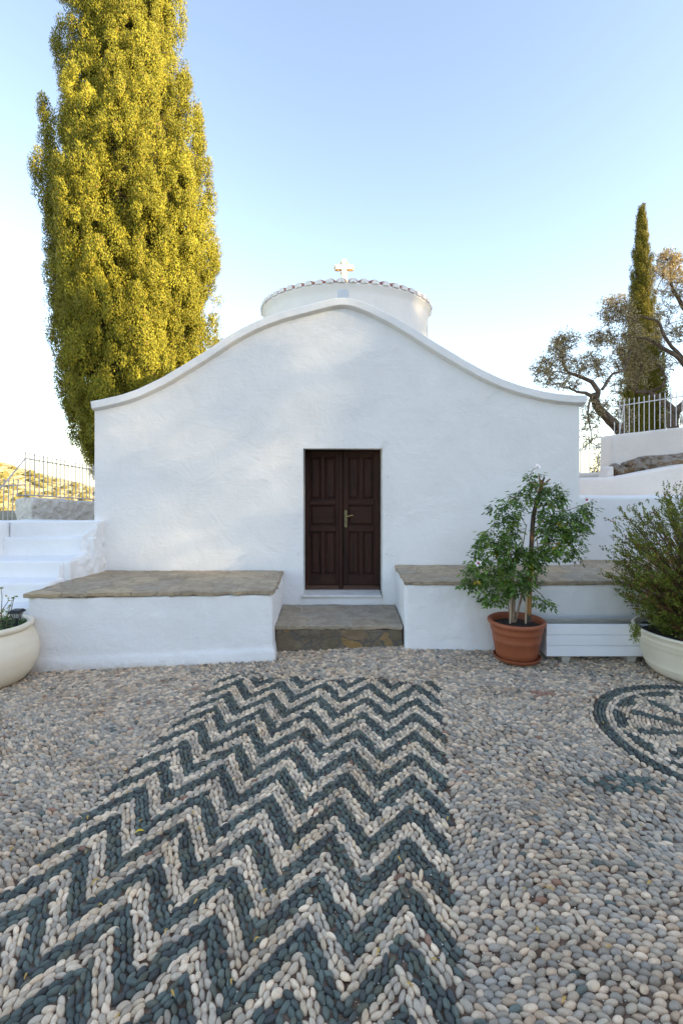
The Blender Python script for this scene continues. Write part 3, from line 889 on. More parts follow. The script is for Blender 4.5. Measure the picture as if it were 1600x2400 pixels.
olive('grey-green olive tree leaning left over the end of the chapel', W(1470, 1040, 12.5), limbsA, blobsA, 12.2, 52, 3)

limbsB = [([(1225, 1760, 0), (1225, 1680, 0), (1232, 1600, 0)], 0.26, 0.22),
          ([(1232, 1600, 0), (1190, 1530, 0), (1110, 1470, 0.1), (1050, 1440, 0.2), (960, 1450, 0.3), (880, 1400, 0.3)], 0.19, 0.07),
          ([(1232, 1600, 0), (1275, 1550, 0), (1330, 1490, 0), (1390, 1400, 0), (1420, 1300, 0)], 0.20, 0.16),
          ([(1420, 1310, 0), (1330, 1240, -0.2), (1230, 1160, -0.3), (1120, 1070, -0.3), (1000, 1020, -0.3), (880, 1000, -0.2)], 0.15, 0.03),
          ([(1330, 1240, -0.2), (1220, 1090, -0.4), (1150, 970, -0.4), (1090, 900, -0.4), (1010, 860, -0.4), (860, 850, -0.4), (800, 800, -0.4)], 0.09, 0.02),
          ([(1420, 1300, 0), (1400, 950, 0), (1310, 770, 0), (1245, 680, 0), (1200, 560, 0), (1190, 450, 0)], 0.15, 0.03),
          ([(1060, 1440, 0.2), (1130, 1400, 0), (1165, 1330, 0), (1140, 1270, 0), (1100, 1230, 0)], 0.07, 0.03),
          ([(960, 1450, 0.3), (950, 1350, 0.3), (990, 1260, 0.3), (950, 1150, 0.3)], 0.07, 0.02)]
blobsB = [(1190, 430, 110, 90, 1.1, 0, 1.1), (1150, 540, 110, 80, 0.9, 0, 1), (1240, 560, 90, 110, 0.8, 0, 1), (1260, 420, 60, 70, 0.4, 0, 1), (1340, 620, 120, 120, 1.0, 0, 1), (1180, 670, 110, 60, 0.5, 0, 0.7), (1220, 760, 90, 80, 0.35, 0, 0.5),
          (790, 760, 110, 70, 0.9, -0.4, 1), (740, 860, 100, 70, 0.7, -0.4, 1), (860, 830, 120, 90, 0.8, -0.4, 1), (680, 1010, 110, 60, 0.75, -0.2, 0.9), (760, 1060, 120, 80, 0.8, -0.2, 0.9), (640, 1040, 70, 50, 0.35, -0.2, 0.9), (900, 960, 120, 90, 0.8, -0.3, 0.9),
          (880, 1120, 130, 100, 1.0, 0.2, 0.9), (980, 1080, 110, 110, 0.8, 0.2, 0.8), (1010, 1230, 110, 110, 0.8, 0.3, 0.8), (870, 1270, 110, 90, 0.8, 0.3, 0.8), (800, 1190, 100, 90, 0.7, 0.2, 0.8), (950, 1350, 110, 90, 0.7, 0.3, 0.8), (800, 1400, 90, 80, 0.4, 0.3, 0.8),
          (1150, 860, 80, 90, 0.5, -0.3, 0.7), (1250, 980, 100, 110, 0.7, -0.2, 0.7), (1120, 1000, 90, 80, 0.4, -0.3, 0.7), (1200, 1230, 90, 70, 0.4, 0, 0.6), (1350, 1000, 120, 200, 1.0, 0, 0.8), (1400, 800, 120, 150, 0.9, 0, 0.9), (1290, 1640, 60, 60, 0.3, 0.3, 0.8), (1170, 1620, 40, 60, 0.25, 0.4, 0.7)]
olive('forked olive tree behind the white railing at the right edge', W(1575, 1040, 13.2), limbsB, blobsB, 13.0, 48, 4)


# ------------------------------------------------------------------ chapel
DW = 6.2
chapel = empty('chapel', (0, DW, 0), 'small white chapel with curved gable, brown double door and low drum', 'chapel')
CURVE = [(206, 921), (225, 918), (260, 910.5), (310, 895), (360, 872), (400, 850), (440, 825), (480, 799), (520, 772), (560, 749), (600, 730.5), (640, 716), (680, 705), (720, 694), (750, 686.5), (772, 682), (787, 681), (802, 682.5),
         (825, 688), (850, 698), (900, 723), (950, 753), (1000, 785), (1050, 816), (1100, 844), (1150, 868), (1200, 886), (1250, 898), (1300, 905), (1349, 908)]
CURVE = [W(x * 1.0204, y * 1.0204, 6.12) for x, y in CURVE]
cxs = np.array([p.x for p in CURVE]); czs = np.array([p.z for p in CURVE])
fx = np.linspace(cxs[0], cxs[-1], 140)
ft = np.interp(fx, cxs, czs)
for _ in range(4):
    ft[1:-1] = (ft[:-2] + 2 * ft[1:-1] + ft[2:]) / 4
XL, XR = -3.116, 3.003
DX0, DX1, DZ0, DZ1 = -0.481, 0.5175, 0.318, 2.195
xs = np.unique(np.concatenate([np.linspace(XL, DX0, 42), np.linspace(DX0, DX1, 16), np.linspace(DX1, XR, 42)]))
mb = MB()
NR = 40
def wob(x, z): return 0.008 * mnoise.noise((x * 1.1, 0.0, z * 1.1)) + 0.003 * mnoise.noise((x * 4, 2.0, z * 4))
def colz(x):
    top = float(np.interp(x, fx, ft)) - 0.09
    return [-0.4 + (DZ0 + 0.4) * i / 5 for i in range(6)], [DZ0 + (DZ1 - DZ0) * i / 20 for i in range(21)], [DZ1 + (top - DZ1) * i / 16 for i in range(17)]
for i in range(len(xs) - 1):
    a, b = xs[i], xs[i + 1]
    ins = (a > DX0 - 1e-6) and (b < DX1 + 1e-6)
    for k, (za, zb) in enumerate(zip(colz(a), colz(b))):
        if k == 1 and ins: continue
        vs_ = [(a, DW + wob(a, z), z) for z in za] + [(b, DW + wob(b, z), z) for z in zb]
        n = len(za)
        mb.add(vs_, [(j, n + j, n + j + 1, j + 1) for j in range(n - 1)])
    ta, tb = colz(a)[2][-1], colz(b)[2][-1]
    mb.add([(a, DW, ta), (b, DW, tb), (b, DW + 0.6, tb), (a, DW + 0.6, ta)], [(0, 1, 2, 3)])
    mb.add([(a, DW + 0.6, -0.4), (b, DW + 0.6, -0.4), (b, DW + 0.6, tb), (a, DW + 0.6, ta)], [(0, 1, 2, 3)])
for (x, s) in ((XL, 1), (XR, 1)):
    t0 = colz(x)[2][-1]
    mb.add([(x, DW + wob(x, -0.4), -0.4), (x, DW + 0.6, -0.4), (x, DW + 0.6, t0), (x, DW + wob(x, t0), t0)], [(0, 1, 2, 3)])
RD = DW + 0.42
mb.add([(DX0, DW, DZ0), (DX0, RD, DZ0), (DX0, RD, DZ1), (DX0, DW, DZ1)], [(0, 1, 2, 3)])
mb.add([(DX1, DW, DZ0), (DX1, RD, DZ0), (DX1, RD, DZ1), (DX1, DW, DZ1)], [(0, 1, 2, 3)])
mb.add([(DX0, DW, DZ1), (DX1, DW, DZ1), (DX1, RD, DZ1), (DX0, RD, DZ1)], [(0, 1, 2, 3)])
mb.add([(DX0, DW, DZ0), (DX1, DW, DZ0), (DX1, RD, DZ0), (DX0, RD, DZ0)], [(0, 1, 2, 3)])
wall = mb.build('wall', M['plaster'], chapel)
wm = wall.modifiers.new('weld', 'WELD'); wm.merge_threshold = 0.0015

# cornice swept along the gable curve
sec = [(0.0, 0.62), (0.012, 0.30), (0.0, -0.055), (-0.006, -0.062), (-0.088, -0.064), (-0.095, -0.059), (-0.106, -0.032), (-0.118, -0.006), (-0.126, 0.03), (-0.126, 0.62)]
mb = MB(); nS = len(sec)
vv = []
for i in range(len(fx)):
    i0, i1 = max(i - 1, 0), min(i + 1, len(fx) - 1)
    tx_, tz_ = fx[i1] - fx[i0], ft[i1] - ft[i0]
    l = math.hypot(tx_, tz_); nx_, nz_ = -tz_ / l, tx_ / l
    wv = 0.008 * mnoise.noise((fx[i] * 1.7, 9.0, 0)) + 0.004 * mnoise.noise((fx[i] * 6, 4.0, 0))
    for (n_, y_) in sec:
        vv.append((fx[i] + nx_ * (n_ + wv), DW + y_ + 0.004 * mnoise.noise((fx[i] * 5, n_ * 9, 1)), ft[i] + nz_ * (n_ + wv)))
ff = [(i * nS + k, (i + 1) * nS + k, (i + 1) * nS + (k + 1) % nS, i * nS + (k + 1) % nS) for i in range(len(fx) - 1) for k in range(nS)]
ff += [tuple(range(nS)), tuple((len(fx) - 1) * nS + k for k in range(nS))]
mb.add(vv, ff)
mb.build('cornice', M['plaster'], chapel, bevel=0.004, angle=14)

# nave behind the gable wall
mb = MB()
prof_n = [(x, float(np.interp(x, fx, ft)) - 0.22) for x in np.linspace(-2.98, 2.88, 60)]
n = len(prof_n)
vv = [(x, DW + 0.61, z) for x, z in prof_n] + [(x, 12.0, z) for x, z in prof_n]
vv += [(-2.98, DW + 0.61, -0.4), (2.88, DW + 0.61, -0.4), (-2.98, 12.0, -0.4), (2.88, 12.0, -0.4)]
ff = [(i, i + 1, n + i + 1, n + i) for i in range(n - 1)]
ff += [(2 * n, 0, n, 2 * n + 2), (n - 1, 2 * n + 1, 2 * n + 3, 2 * n - 1)]
ff += [tuple([2 * n + 2] + [n + i for i in range(n)] + [2 * n + 3])]
mb.add(vv, ff).build('nave', M['plaster_wall'], chapel)

# drum with tiled roof and cross
DCX, DCY, DR = 0.09, 9.5, 1.555
mb = MB()
mb.lathe([(DR, 2.9), (DR, 3.6), (DR * 1.001, 4.2), (DR, 4.80), (DR + 0.012, 4.86), (DR + 0.04, 4.905), (DR + 0.055, 4.935), (DR + 0.045, 4.965), (DR - 0.02, 4.985)], DCX, DCY, 120, 0.002)
drum = mb.build('drum', M['plaster_drum'], chapel)
mb = MB(); mb.lathe([(DR + 0.03, 4.975), (1.2, 5.10), (0.8, 5.24), (0.4, 5.36), (0.02, 5.42)], DCX, DCY, 96)
roof = mb.build('roof', M['tile'], drum)
NT = 54
mt, mc = MB(), MB()
for k in range(NT):
    a = 2 * math.pi * (k + 0.52) / NT - math.pi / 2
    ca_, sa_ = math.cos(a), math.sin(a)
    jr = random.uniform(-0.008, 0.008)
    def ringpts(r, z, w, h, thick):
        out_ = []
        for q in range(9):
            an = math.pi * q / 8
            out_.append((r, math.cos(an) * w, z + math.sin(an) * h))
        for q in range(8, -1, -1):
            an = math.pi * q / 8
            out_.append((r, math.cos(an) * (w - thick), z + math.sin(an) * (h - thick)))
        return [(DCX + r_ * ca_ - t_ * sa_, DCY + r_ * sa_ + t_ * ca_, z_) for (r_, t_, z_) in out_]
    def stretch_tile(mb_, segs):
        vs_ = []
        for s in segs: vs_ += ringpts(*s)
        m_ = 18
        fs_ = [(i * m_ + q, i * m_ + (q + 1) % m_, (i + 1) * m_ + (q + 1) % m_, (i + 1) * m_ + q) for i in range(len(segs) - 1) for q in range(m_)]
        fs_ += [tuple(range(m_)), tuple((len(segs) - 1) * m_ + q for q in range(m_))]
        mb_.add(vs_, fs_)
    stretch_tile(mc, [(DR + 0.078 + jr, 4.955, 0.062, 0.072, 0.055), (DR + 0.040 + jr, 4.963, 0.062, 0.072, 0.055)])
    stretch_tile(mt, [(DR + 0.040 + jr, 4.963, 0.085, 0.078, 0.018), (1.15, 5.10, 0.062, 0.07, 0.018), (0.7, 5.25, 0.04, 0.05, 0.014), (0.3, 5.375, 0.017, 0.03, 0.01)])
mc.build('eave_plaster', M['plaster_drum'], drum)
mt.build('roof_tiles', M['tile'], roof)
# small blocked opening in the drum front
mb = MB()
yb = DCY - math.sqrt(DR * DR - 0.05 ** 2)
mb.hexa([(-0.065, yb - 0.012, 4.42), (0.125, yb - 0.012, 4.42), (0.125, yb + 0.2, 4.42), (-0.065, yb + 0.2, 4.42), (-0.062, yb - 0.012, 4.875), (0.118, yb - 0.012, 4.882), (0.118, yb + 0.2, 4.882), (-0.062, yb + 0.2, 4.875)])
mb.build('niche', M['niche'], drum, bevel=0.02, seg=3)

# cross
kx = 0.05
cross_o = MB(); cross_i = MB()
zc = 5.875
def arms(mb_, g, y0, y1):
    mb_.box(kx - 0.045 - g, kx + 0.045 + g, y0, y1, 5.40, 6.02 + g)
    mb_.box(kx - 0.170 - g, kx - 0.045 - g - 0.0005, y0, y1, zc - 0.045 - g, zc + 0.045 + g)
    mb_.box(kx + 0.045 + g + 0.0005, kx + 0.170 + g, y0, y1, zc - 0.045 - g, zc + 0.045 + g)
arms(cross_o, 0.010, DCY - 0.028, DCY + 0.032)
for (x_, z_) in ((kx - 0.186, zc), (kx + 0.186, zc), (kx, 6.038), (kx - 0.060, 5.965), (kx + 0.060, 5.965), (kx - 0.115, zc + 0.060), (kx + 0.115, zc + 0.060), (kx - 0.115, zc - 0.060), (kx + 0.115, zc - 0.060), (kx - 0.060, 5.77), (kx + 0.060, 5.77), (kx - 0.060, 5.60), (kx + 0.060, 5.60)):
    cross_o.tube([(x_, DCY - 0.027, z_), (x_, DCY + 0.031, z_)], 0.0105, 10)
arms(cross_i, -0.004, DCY - 0.042, DCY - 0.0285)
cr = cross_o.build('cross', M['gold'], chapel, bevel=0.006)
cross_i.build('cross_face', M['white_paint'], cr, bevel=0.004)

# double door
DD = 6.5
def dpx(x, y, D=DD):   # reading taken in the 3.92x enlargement of the door
    p = W(600 + x / 3.92, 1020 + y / 3.92, D)
    return p.x, p.z
def dbox(mb_, x0, x1, y0, y1, ya, yb_):
    a, zt_ = dpx(x0, y0); b, zb_ = dpx(x1, y1)
    mb_.box(a, b, ya, yb_, zb_, zt_)
def leaf(stl, pl, pr_, str_, handle):
    """stl..pl left stile, pl..pr_ panel field, pr_..str_ right stile"""
    mb_ = MB()
    g = 0.5
    for (a, b) in ((stl, pl), (pr_, str_)):
        dbox(mb_, a, b, 150, 1376, DD, DD + 0.045)
    lf = mb_.build('door_leaf', M['wood'], chapel, bevel=0.004)
    for (y0, y1, yy) in ((150, 200, 0.0), (588, 640, -0.006), (832, 886, -0.006), (1284, 1376, 0.0)):
        rl = MB(); dbox(rl, pl + g, pr_ - g, y0, y1, DD + 0.002 + yy, DD + 0.043)
        rl.build('rail', M['wood_h'], lf, bevel=0.005)
    mid = (pl + pr_) / 2
    for (y0, y1) in ((201, 587), (887, 1283)):
        ml = MB(); dbox(ml, mid - 17, mid + 17, y0, y1, DD + 0.003, DD + 0.043)
        ml.build('mullion', M['wood'], lf, bevel=0.004)
    for (x0, x1, y0, y1) in ((pl + 1, mid - 18, 201, 587), (mid + 18, pr_ - 1, 201, 587), (pl + 1, pr_ - 1, 641, 831), (pl + 1, mid - 18, 887, 1283), (mid + 18, pr_ - 1, 887, 1283)):
        a, zt_ = dpx(x0, y0); b, zb_ = dpx(x1, y1)
        pn = MB()
        c = 0.012; c2 = 0.032
        yb_ = DD + 0.026; ym = DD + 0.024; yf = DD + 0.012
        rings = [(0, yb_ - 0.012), (c, ym), (c + 0.004, ym), (c2, yf)]
        vs_ = []
        for (q, y_) in rings:
            vs_ += [(a + q, y_, zb_ + q), (b - q, y_, zb_ + q), (b - q, y_, zt_ - q), (a + q, y_, zt_ - q)]
        fs_ = [(i * 4 + k, i * 4 + (k + 1) % 4, (i + 1) * 4 + (k + 1) % 4, (i + 1) * 4 + k) for i in range(3) for k in range(4)] + [(12, 13, 14, 15)]
        pn.add(vs_, fs_).build('panel', M['wood_h'] if y0 == 641 else M['wood'], lf, angle=20)
    ws = MB()
    if handle: dbox(ws, stl, str_, 1378, 1420, DD - 0.022, DD + 0.03)
    else: dbox(ws, stl, str_ - 36, 1378, 1420, DD - 0.022, DD + 0.03)
    ws.build('weather_bar', M['wood_red'], lf, bevel=0.006)
    if not handle:
        ast = MB()
        dbox(ast, str_ - 35, str_ - 1, 152, 1424, DD - 0.020, DD - 0.001)
        dbox(ast, str_ - 27, str_ - 9, 152, 1424, DD - 0.028, DD - 0.0205)
        ast.build('cover_strip', M['wood'], lf, bevel=0.005)
    else:
        pm = MB()
        a, zt_ = dpx(810, 686); b, zb_ = dpx(837, 850)
        c = (a + b) / 2
        pm.add([(a, DD - 0.008, zb_ + 0.014), (c, DD - 0.008, zb_), (b, DD - 0.008, zb_ + 0.014), (b, DD - 0.008, zt_ - 0.014), (c, DD - 0.008, zt_), (a, DD - 0.008, zt_ - 0.014),
                (a, DD - 0.001, zb_ + 0.014), (c, DD - 0.001, zb_), (b, DD - 0.001, zb_ + 0.014), (b, DD - 0.001, zt_ - 0.014), (c, DD - 0.001, zt_), (a, DD - 0.001, zt_ - 0.014)],
               [(0, 1, 2, 3, 4, 5)] + [(k, (k + 1) % 6, 6 + (k + 1) % 6, 6 + k) for k in range(6)])
        pm.build('lock_plate', M['brass_plate'], lf, bevel=0.002)
        hx, hz = dpx(823, 742)
        hm = MB()
        hm.tube([(hx, DD - 0.008, hz), (hx, DD - 0.05, hz)], [0.010, 0.009], 12)
        e1 = dpx(850, 745, DD - 0.05); e2_ = dpx(872, 737, DD - 0.05); e3_ = dpx(893, 738, DD - 0.05)
        hm.tube([(hx - 0.008, DD - 0.05, hz + 0.001), (hx + 0.01, DD - 0.052, hz), (e1[0], DD - 0.052, e1[1]), (e2_[0], DD - 0.050, e2_[1]), (e3_[0], DD - 0.046, e3_[1])], [0.008, 0.0085, 0.0075, 0.007, 0.005], 12)
        hm.build('handle', M['brass'], lf)
        kz = dpx(823, 803)[1]
        km = MB()
        km.tube([(c, DD - 0.0095, kz + 0.004), (c, DD - 0.0075, kz + 0.004)], 0.0055, 10)
        km.box(c - 0.0025, c + 0.0025, DD - 0.0094, DD - 0.0076, kz - 0.014, kz + 0.001)
        km.build('keyhole', M['black'], lf)
leaf(446, 495, 733, 797, False)
leaf(799, 846, 1085, 1132, True)
mb = MB(); mb.box(DX0 + 0.002, DX1 - 0.002, DD + 0.047, DD + 0.09, DZ0 + 0.002, DZ1 - 0.002)
mb.build('door_backing', M['wood'], chapel)
mb = MB()
a, zt_ = dpx(428, 1438, 6.17); b, zb_ = dpx(1152, 1484, 6.17)
mb.box(a, b, DW - 0.035, DD + 0.02, 0.322, 0.345)
mb.build('threshold', M['marble'], chapel, bevel=0.004)
for (x, y) in ((258, 72), (395, 73), (541, 66), (800, 43), (1208, 76), (1296, 77), (392, 296), (305, 288), (388, 374), (1208, 378), (392, 738), (1205, 736), (386, 1082), (1195, 1090), (1243, 1100), (1541, 146)):
    p = W(600 + x / 3.92, 1020 + y / 3.92, DW)
    yw = DW + wob(p.x, p.z)
    nails = MB(); nails.tube([(p.x, yw + 0.01, p.z), (p.x + 0.003, yw - 0.018, p.z - 0.005)], [0.006, 0.004], 6)
    nails.build('nail', M['iron'], chapel)


# ------------------------------------------------------------------ benches and doorstep
def slab(outline, z1, th, jit=0.012, seed=1, step=0.05):
    """stone slab with a broken edge; outline ccw list of (x, y)"""
    r = random.Random(seed)
    pts_ = []
    for i in range(len(outline)):
        a = Vector(outline[i]); b = Vector(outline[(i + 1) % len(outline)])
        n = max(1, int((b - a).length / step))
        for q in range(n):
            p = a.lerp(b, q / n)
            k = 1 if (len(outline[i]) > 2) else 1
            pts_.append((p.x + r.uniform(-jit, jit), p.y + r.uniform(-jit, jit)))
    n = len(pts_)
    lo = [(x + r.uniform(-0.008, 0.008), y + r.uniform(-0.004, 0.014), z1 - th * r.uniform(0.75, 1.1)) for x, y in pts_]
    hi = [(x, y, z1 + r.uniform(-0.004, 0.003)) for x, y in pts_]
    mb_ = MB()
    mb_.add(lo + hi, [tuple(range(n))[::-1], tuple(range(n, 2 * n))] + [(i, (i + 1) % n, n + (i + 1) % n, n + i) for i in range(n)])
    return mb_


M['slab_edge'] = None
bl = empty('masonry_bench', (-1.9, 5.6, -0.1), 'white plastered bench with flagstone top left of the door, in front of the stairs', 'bench', 'masonry benches by the chapel door')
ZB = 0.655
base_poly = [(-3.15, 4.985), (-0.72, 5.115), (-0.742, DW + 0.02), (-3.02, DW + 0.02), (-3.18, 5.9)]
mb = MB()
mb.hexa([(-3.17, 4.965, -0.3), (-0.712, 5.105, -0.3), (-0.742, 6.18, -0.3), (-3.3, 6.18, -0.3), (-3.185, 4.99, ZB - 0.045), (-0.722, 5.125, ZB - 0.045), (-0.742, 6.18, ZB - 0.045), (-3.3, 6.18, ZB - 0.045)])
mb.hexa([(-3.20, 4.93, -0.3), (-0.66, 5.06, -0.3), (-0.70, 5.4, -0.3), (-3.20, 5.4, -0.3), (-3.19, 4.965, -0.02), (-0.69, 5.095, 0.035), (-0.715, 5.4, 0.035), (-3.19, 5.4, -0.02)])
mb.build('base', M['plaster_bench'], bl, remesh=0.02, disp=0.018, dscale=0.22)
slab([(-3.215, 4.965), (-0.712, 5.10), (-0.70, 5.35), (-0.735, 6.195), (-2.98, 6.195), (-3.06, 6.0), (-3.13, 5.6)], ZB, 0.045, 0.012, 3).build('stone_top', M['flag'], bl, bevel=0.005)

br = empty('masonry_bench', (2.4, 5.7, 0), 'white plastered bench with flagstone top behind the terracotta pot and planter box', 'bench', 'masonry benches by the chapel door')
ZR = 0.725
mb = MB()
mb.hexa([(0.672, 5.235, -0.3), (4.9, 5.27, -0.3), (4.9, 6.55, -0.3), (0.682, 6.18, -0.3), (0.678, 5.25, ZR - 0.045), (4.9, 5.28, ZR - 0.045), (4.9, 6.55, ZR - 0.045), (0.686, 6.18, ZR - 0.045)])
mb.build('base', M['plaster_bench'], br, remesh=0.02, disp=0.018, dscale=0.22)
slab([(0.675, 5.225), (4.9, 5.25), (4.9, 6.575), (3.01, 6.575), (3.01, 6.195), (0.67, 6.195)], ZR, 0.045, 0.010, 5).build('stone_top', M['flag'], br, bevel=0.005)

st = empty('doorstep', (0, 5.7, 0), 'broad grey flagstone step below the chapel door', 'step')
mb = MB()
slab([(-0.722, 5.318), (0.668, 5.318), (0.674, 6.19), (-0.735, 6.19)], 0.225, 0.05, 0.006, 8).build('tread', M['flag_step'], st, bevel=0.008)
mb.box(-0.716, 0.664, 5.334, 6.18, -0.3, 0.182)
mb.build('riser', M['rubble'], st, bevel=0.01, remesh=0.02, disp=0.02, dscale=0.12)


# ------------------------------------------------------------------ stairs, left walls, railings
stairs = empty('staircase', (-3.9, 5.6, -0.1), 'whitewashed outdoor steps climbing at the left beside the chapel', 'stairs')
steps = [  # front distance, back, height, right end
    (4.72, 5.10, 0.24, -3.26), (5.10, 5.32, 0.486, -3.20), (5.30, 5.63, 0.689, -3.12), (5.61, 6.02, 0.874, -3.02), (6.00, 6.32, 1.093, -2.99)]
ends = [-3.26, -3.20, -3.10, -3.16, -3.13]
for (y0, y1, z1, xr), xe in zip(steps, [-3.24, -3.22, -3.16, -3.10, -3.155]):
    z0 = z1 - 0.36
    MB().box(-5.6, xe if z1 < 1.0 else -3.02, y0, y1 + 0.12, z0, z1).build('step', M['plaster_stair'], stairs, remesh=0.02, disp=0.022, dscale=0.3)
# wall at the stair head and rough cheek against the chapel corner
MB().box(-4.12, -3.00, 6.10, 6.34, 0.8, 1.285).build('head_wall', M['plaster_stair'], stairs, remesh=0.02, disp=0.02, dscale=0.3)
ck = MB()
ck.hexa([(-3.22, 5.74, 0.3), (-2.97, 5.98, 0.3), (-2.965, 6.25, 0.3), (-3.25, 6.25, 0.3), (-3.17, 5.98, 1.10), (-3.03, 6.08, 1.26), (-3.0, 6.25, 1.28), (-3.2, 6.25, 1.26)])
ck.hexa([(-3.28, 5.40, 0.3), (-3.06, 5.60, 0.3), (-2.98, 6.2, 0.3), (-3.25, 6.2, 0.3), (-3.20, 5.58, 0.86), (-3.10, 5.72, 0.78), (-3.0, 6.2, 0.95), (-3.2, 6.2, 0.95)])
ck.build('cheek', M['plaster_bench'], stairs, remesh=0.018, disp=0.05, dscale=0.09)
MB().box(-5.2, -4.13, 5.86, 6.3, 0.3, 1.28).build('side_wall', M['plaster_stair'], stairs, remesh=0.02, disp=0.02, dscale=0.3)

w1 = MB()
pa, pb_ = W(76, 1166, 7.5), W(232, 1179, 8.8)
pz = W(36, 1168, 7.9)
qa, qb, qz = W(76, 1240, 7.5), W(232, 1240, 8.8), W(36, 1240, 7.9)
n = 0.35
w1.hexa([tuple(qa), (qb.x, qb.y, qb.z), (qb.x - 0.2, qb.y + n, qb.z), (qz.x, qz.y, qz.z),
         tuple(pa), tuple(pb_), (pb_.x - 0.2, pb_.y + n, pb_.z), tuple(pz)])
prop(w1.build('boundary_wall', M['plaster_rough'], None, remesh=0.025, disp=0.07, dscale=0.10), 'low rough whitewashed rubble wall under the left railing', 'wall')


def spear(mb_, p, top, r=0.010):
    mb_.tube([p, (top[0], top[1], top[2] - 0.05)], [r, r], 6)
    mb_.tube([(top[0], top[1], top[2] - 0.05), (top[0], top[1], top[2] - 0.042), top], [r * 1.0, r * 1.55, 0.001], 6)


def zp3(x, y, D):           # reading taken in the 3.92x enlargement of the lower left
    return W(x / 3.92, 1000 + y / 3.92, D)


rail1 = empty('railing', zp3(500, 700, 8.1), 'brown iron railing with spear tips on the rough wall beside the cypress', 'railing', 'iron railings on the left')
bx = [235, 278, 320, 362, 403, 442, 482, 520, 556, 593, 629, 664, 699, 730, 763, 795, 827, 858]
def lerp(a, b, t): return a + (b - a) * t
for i, x in enumerate(bx):
    t = (x - 235) / (858 - 235)
    D = 1 / lerp(1 / 7.55, 1 / 8.85, t)
    m_ = MB(); spear(m_, tuple(zp3(x, lerp(628, 668, t) + (30 if i in (0, 11, 17) else 0), D)), tuple(zp3(x, lerp(217, 405, t) if False else lerp(219, 352, t), D)))
    m_.build('bar', M['iron'], rail1)
m_ = MB()
def railpts(y0, y1, n=8):
    out_ = []
    for i in range(n):
        t = i / (n - 1); D = 1 / lerp(1 / 7.54, 1 / 8.84, t) - 0.012
        out_.append(tuple(zp3(lerp(228, 866, t), lerp(y0, y1, t), D)))
    return out_
m_.tube(railpts(290, 398), 0.012, 6); m_.build('top_rail', M['iron'], rail1)
m_ = MB(); m_.tube(railpts(626, 668), 0.012, 6); m_.build('bottom_rail', M['iron'], rail1)
m_ = MB(); m_.tube([tuple(zp3(235, 292, 7.53)), tuple(zp3(60, 505, 7.1)), tuple(zp3(-60, 640, 6.9))], 0.012, 6); m_.build('slanted_rail', M['iron'], rail1)

rail2 = empty('railing', zp3(85, 860, 7.0), 'short lower iron railing at the left edge behind the white stairs', 'railing', 'iron railings on the left')
for x in (-85, -42, 0, 42, 85, 127, 170):
    m_ = MB(); spear(m_, tuple(zp3(x - 12, 880 if x < 140 else 640, 7.0)), tuple(zp3(x, 470, 7.0)), 0.009); m_.build('bar', M['iron'], rail2)
m_ = MB(); m_.tube([tuple(zp3(-120, 548, 6.98)), tuple(zp3(238, 534, 7.3))], 0.011, 6); m_.build('top_rail', M['iron'], rail2)
m_ = MB(); m_.tube([tuple(zp3(160, 632, 6.99)), tuple(zp3(240, 630, 7.3))], 0.010, 6); m_.build('bottom_rail', M['iron'], rail2)

# ------------------------------------------------------------------ right-hand walls
rw = MB(); rw.box(3.005, 9.5, 6.58, 6.98, 0.0, 1.575)
prop(rw.build('retaining_wall', M['plaster'], None, remesh=0.03, disp=0.02, dscale=0.4), 'lowest flat white wall right of the chapel, level top, behind the bench', 'wall')
D2 = 7.6
a, b, c = W(1352, 1121, D2), W(1436, 1120, D2), W(1605, 1087, D2)
rw = MB()
vv = [(a.x - 0.25, D2, 1.2), (b.x, D2, 1.2), (c.x + 3.5, D2, 1.2), (a.x - 0.25, D2, a.z), (b.x, D2, b.z), (c.x, D2, c.z), (c.x + 3.5, D2, c.z + 0.1)]
th_ = 0.3
vv2 = [(x, y + th_, z) for x, y, z in vv]
fr = (0, 1, 2, 6, 5, 4, 3)
rw.add(vv + vv2, [fr, tuple(i + 7 for i in fr)[::-1]] + [(fr[i], fr[(i + 1) % 7], fr[(i + 1) % 7] + 7, fr[i] + 7) for i in range(7)])
prop(rw.build('parapet_wall', M['plaster_wall'], None, remesh=0.03, disp=0.03, dscale=0.4), 'middle white parapet with a rising top, in front of the boulders', 'wall')
MB_ = MB(); MB_.box(3.6, 12, 6.99, 9.2, 1.2, 1.55)
prop(MB_.build('terrace_floor', M['plaster_wall'], None), kind='structure')
D3 = 9.0
a, c = W(1431, 1019, D3), W(1610, 996, D3 - 0.25)
rw = MB()
rw.hexa([(a.x, D3, 1.3), (c.x + 3.5, D3 - 0.6, 1.3), (c.x + 3.5, D3 - 0.2, 1.3), (a.x, D3 + 0.4, 1.3), (a.x, D3, a.z), (c.x + 3.5, D3 - 0.6, c.z + 0.35), (c.x + 3.5, D3 - 0.2, c.z + 0.35), (a.x, D3 + 0.4, a.z)])
prop(rw.build('terrace_wall', M['plaster_wall'], None, remesh=0.03, disp=0.03, dscale=0.4), 'highest white wall at the right, carrying the white railing above the boulders', 'wall')
# low kerb seen beside the chapel corner, with the lower railing
DK = 11.0
kb = MB(); a = W(1340, 1112, DK); b = W(1436, 1104, DK)
kb.box(a.x, b.x, DK, DK + 0.3, 1.2, a.z + 0.04)
prop(kb.build('garden_wall', M['plaster_wall'], None, remesh=0.03, disp=0.03, dscale=0.3), 'short low white wall glimpsed between the chapel corner and the higher wall', 'wall')


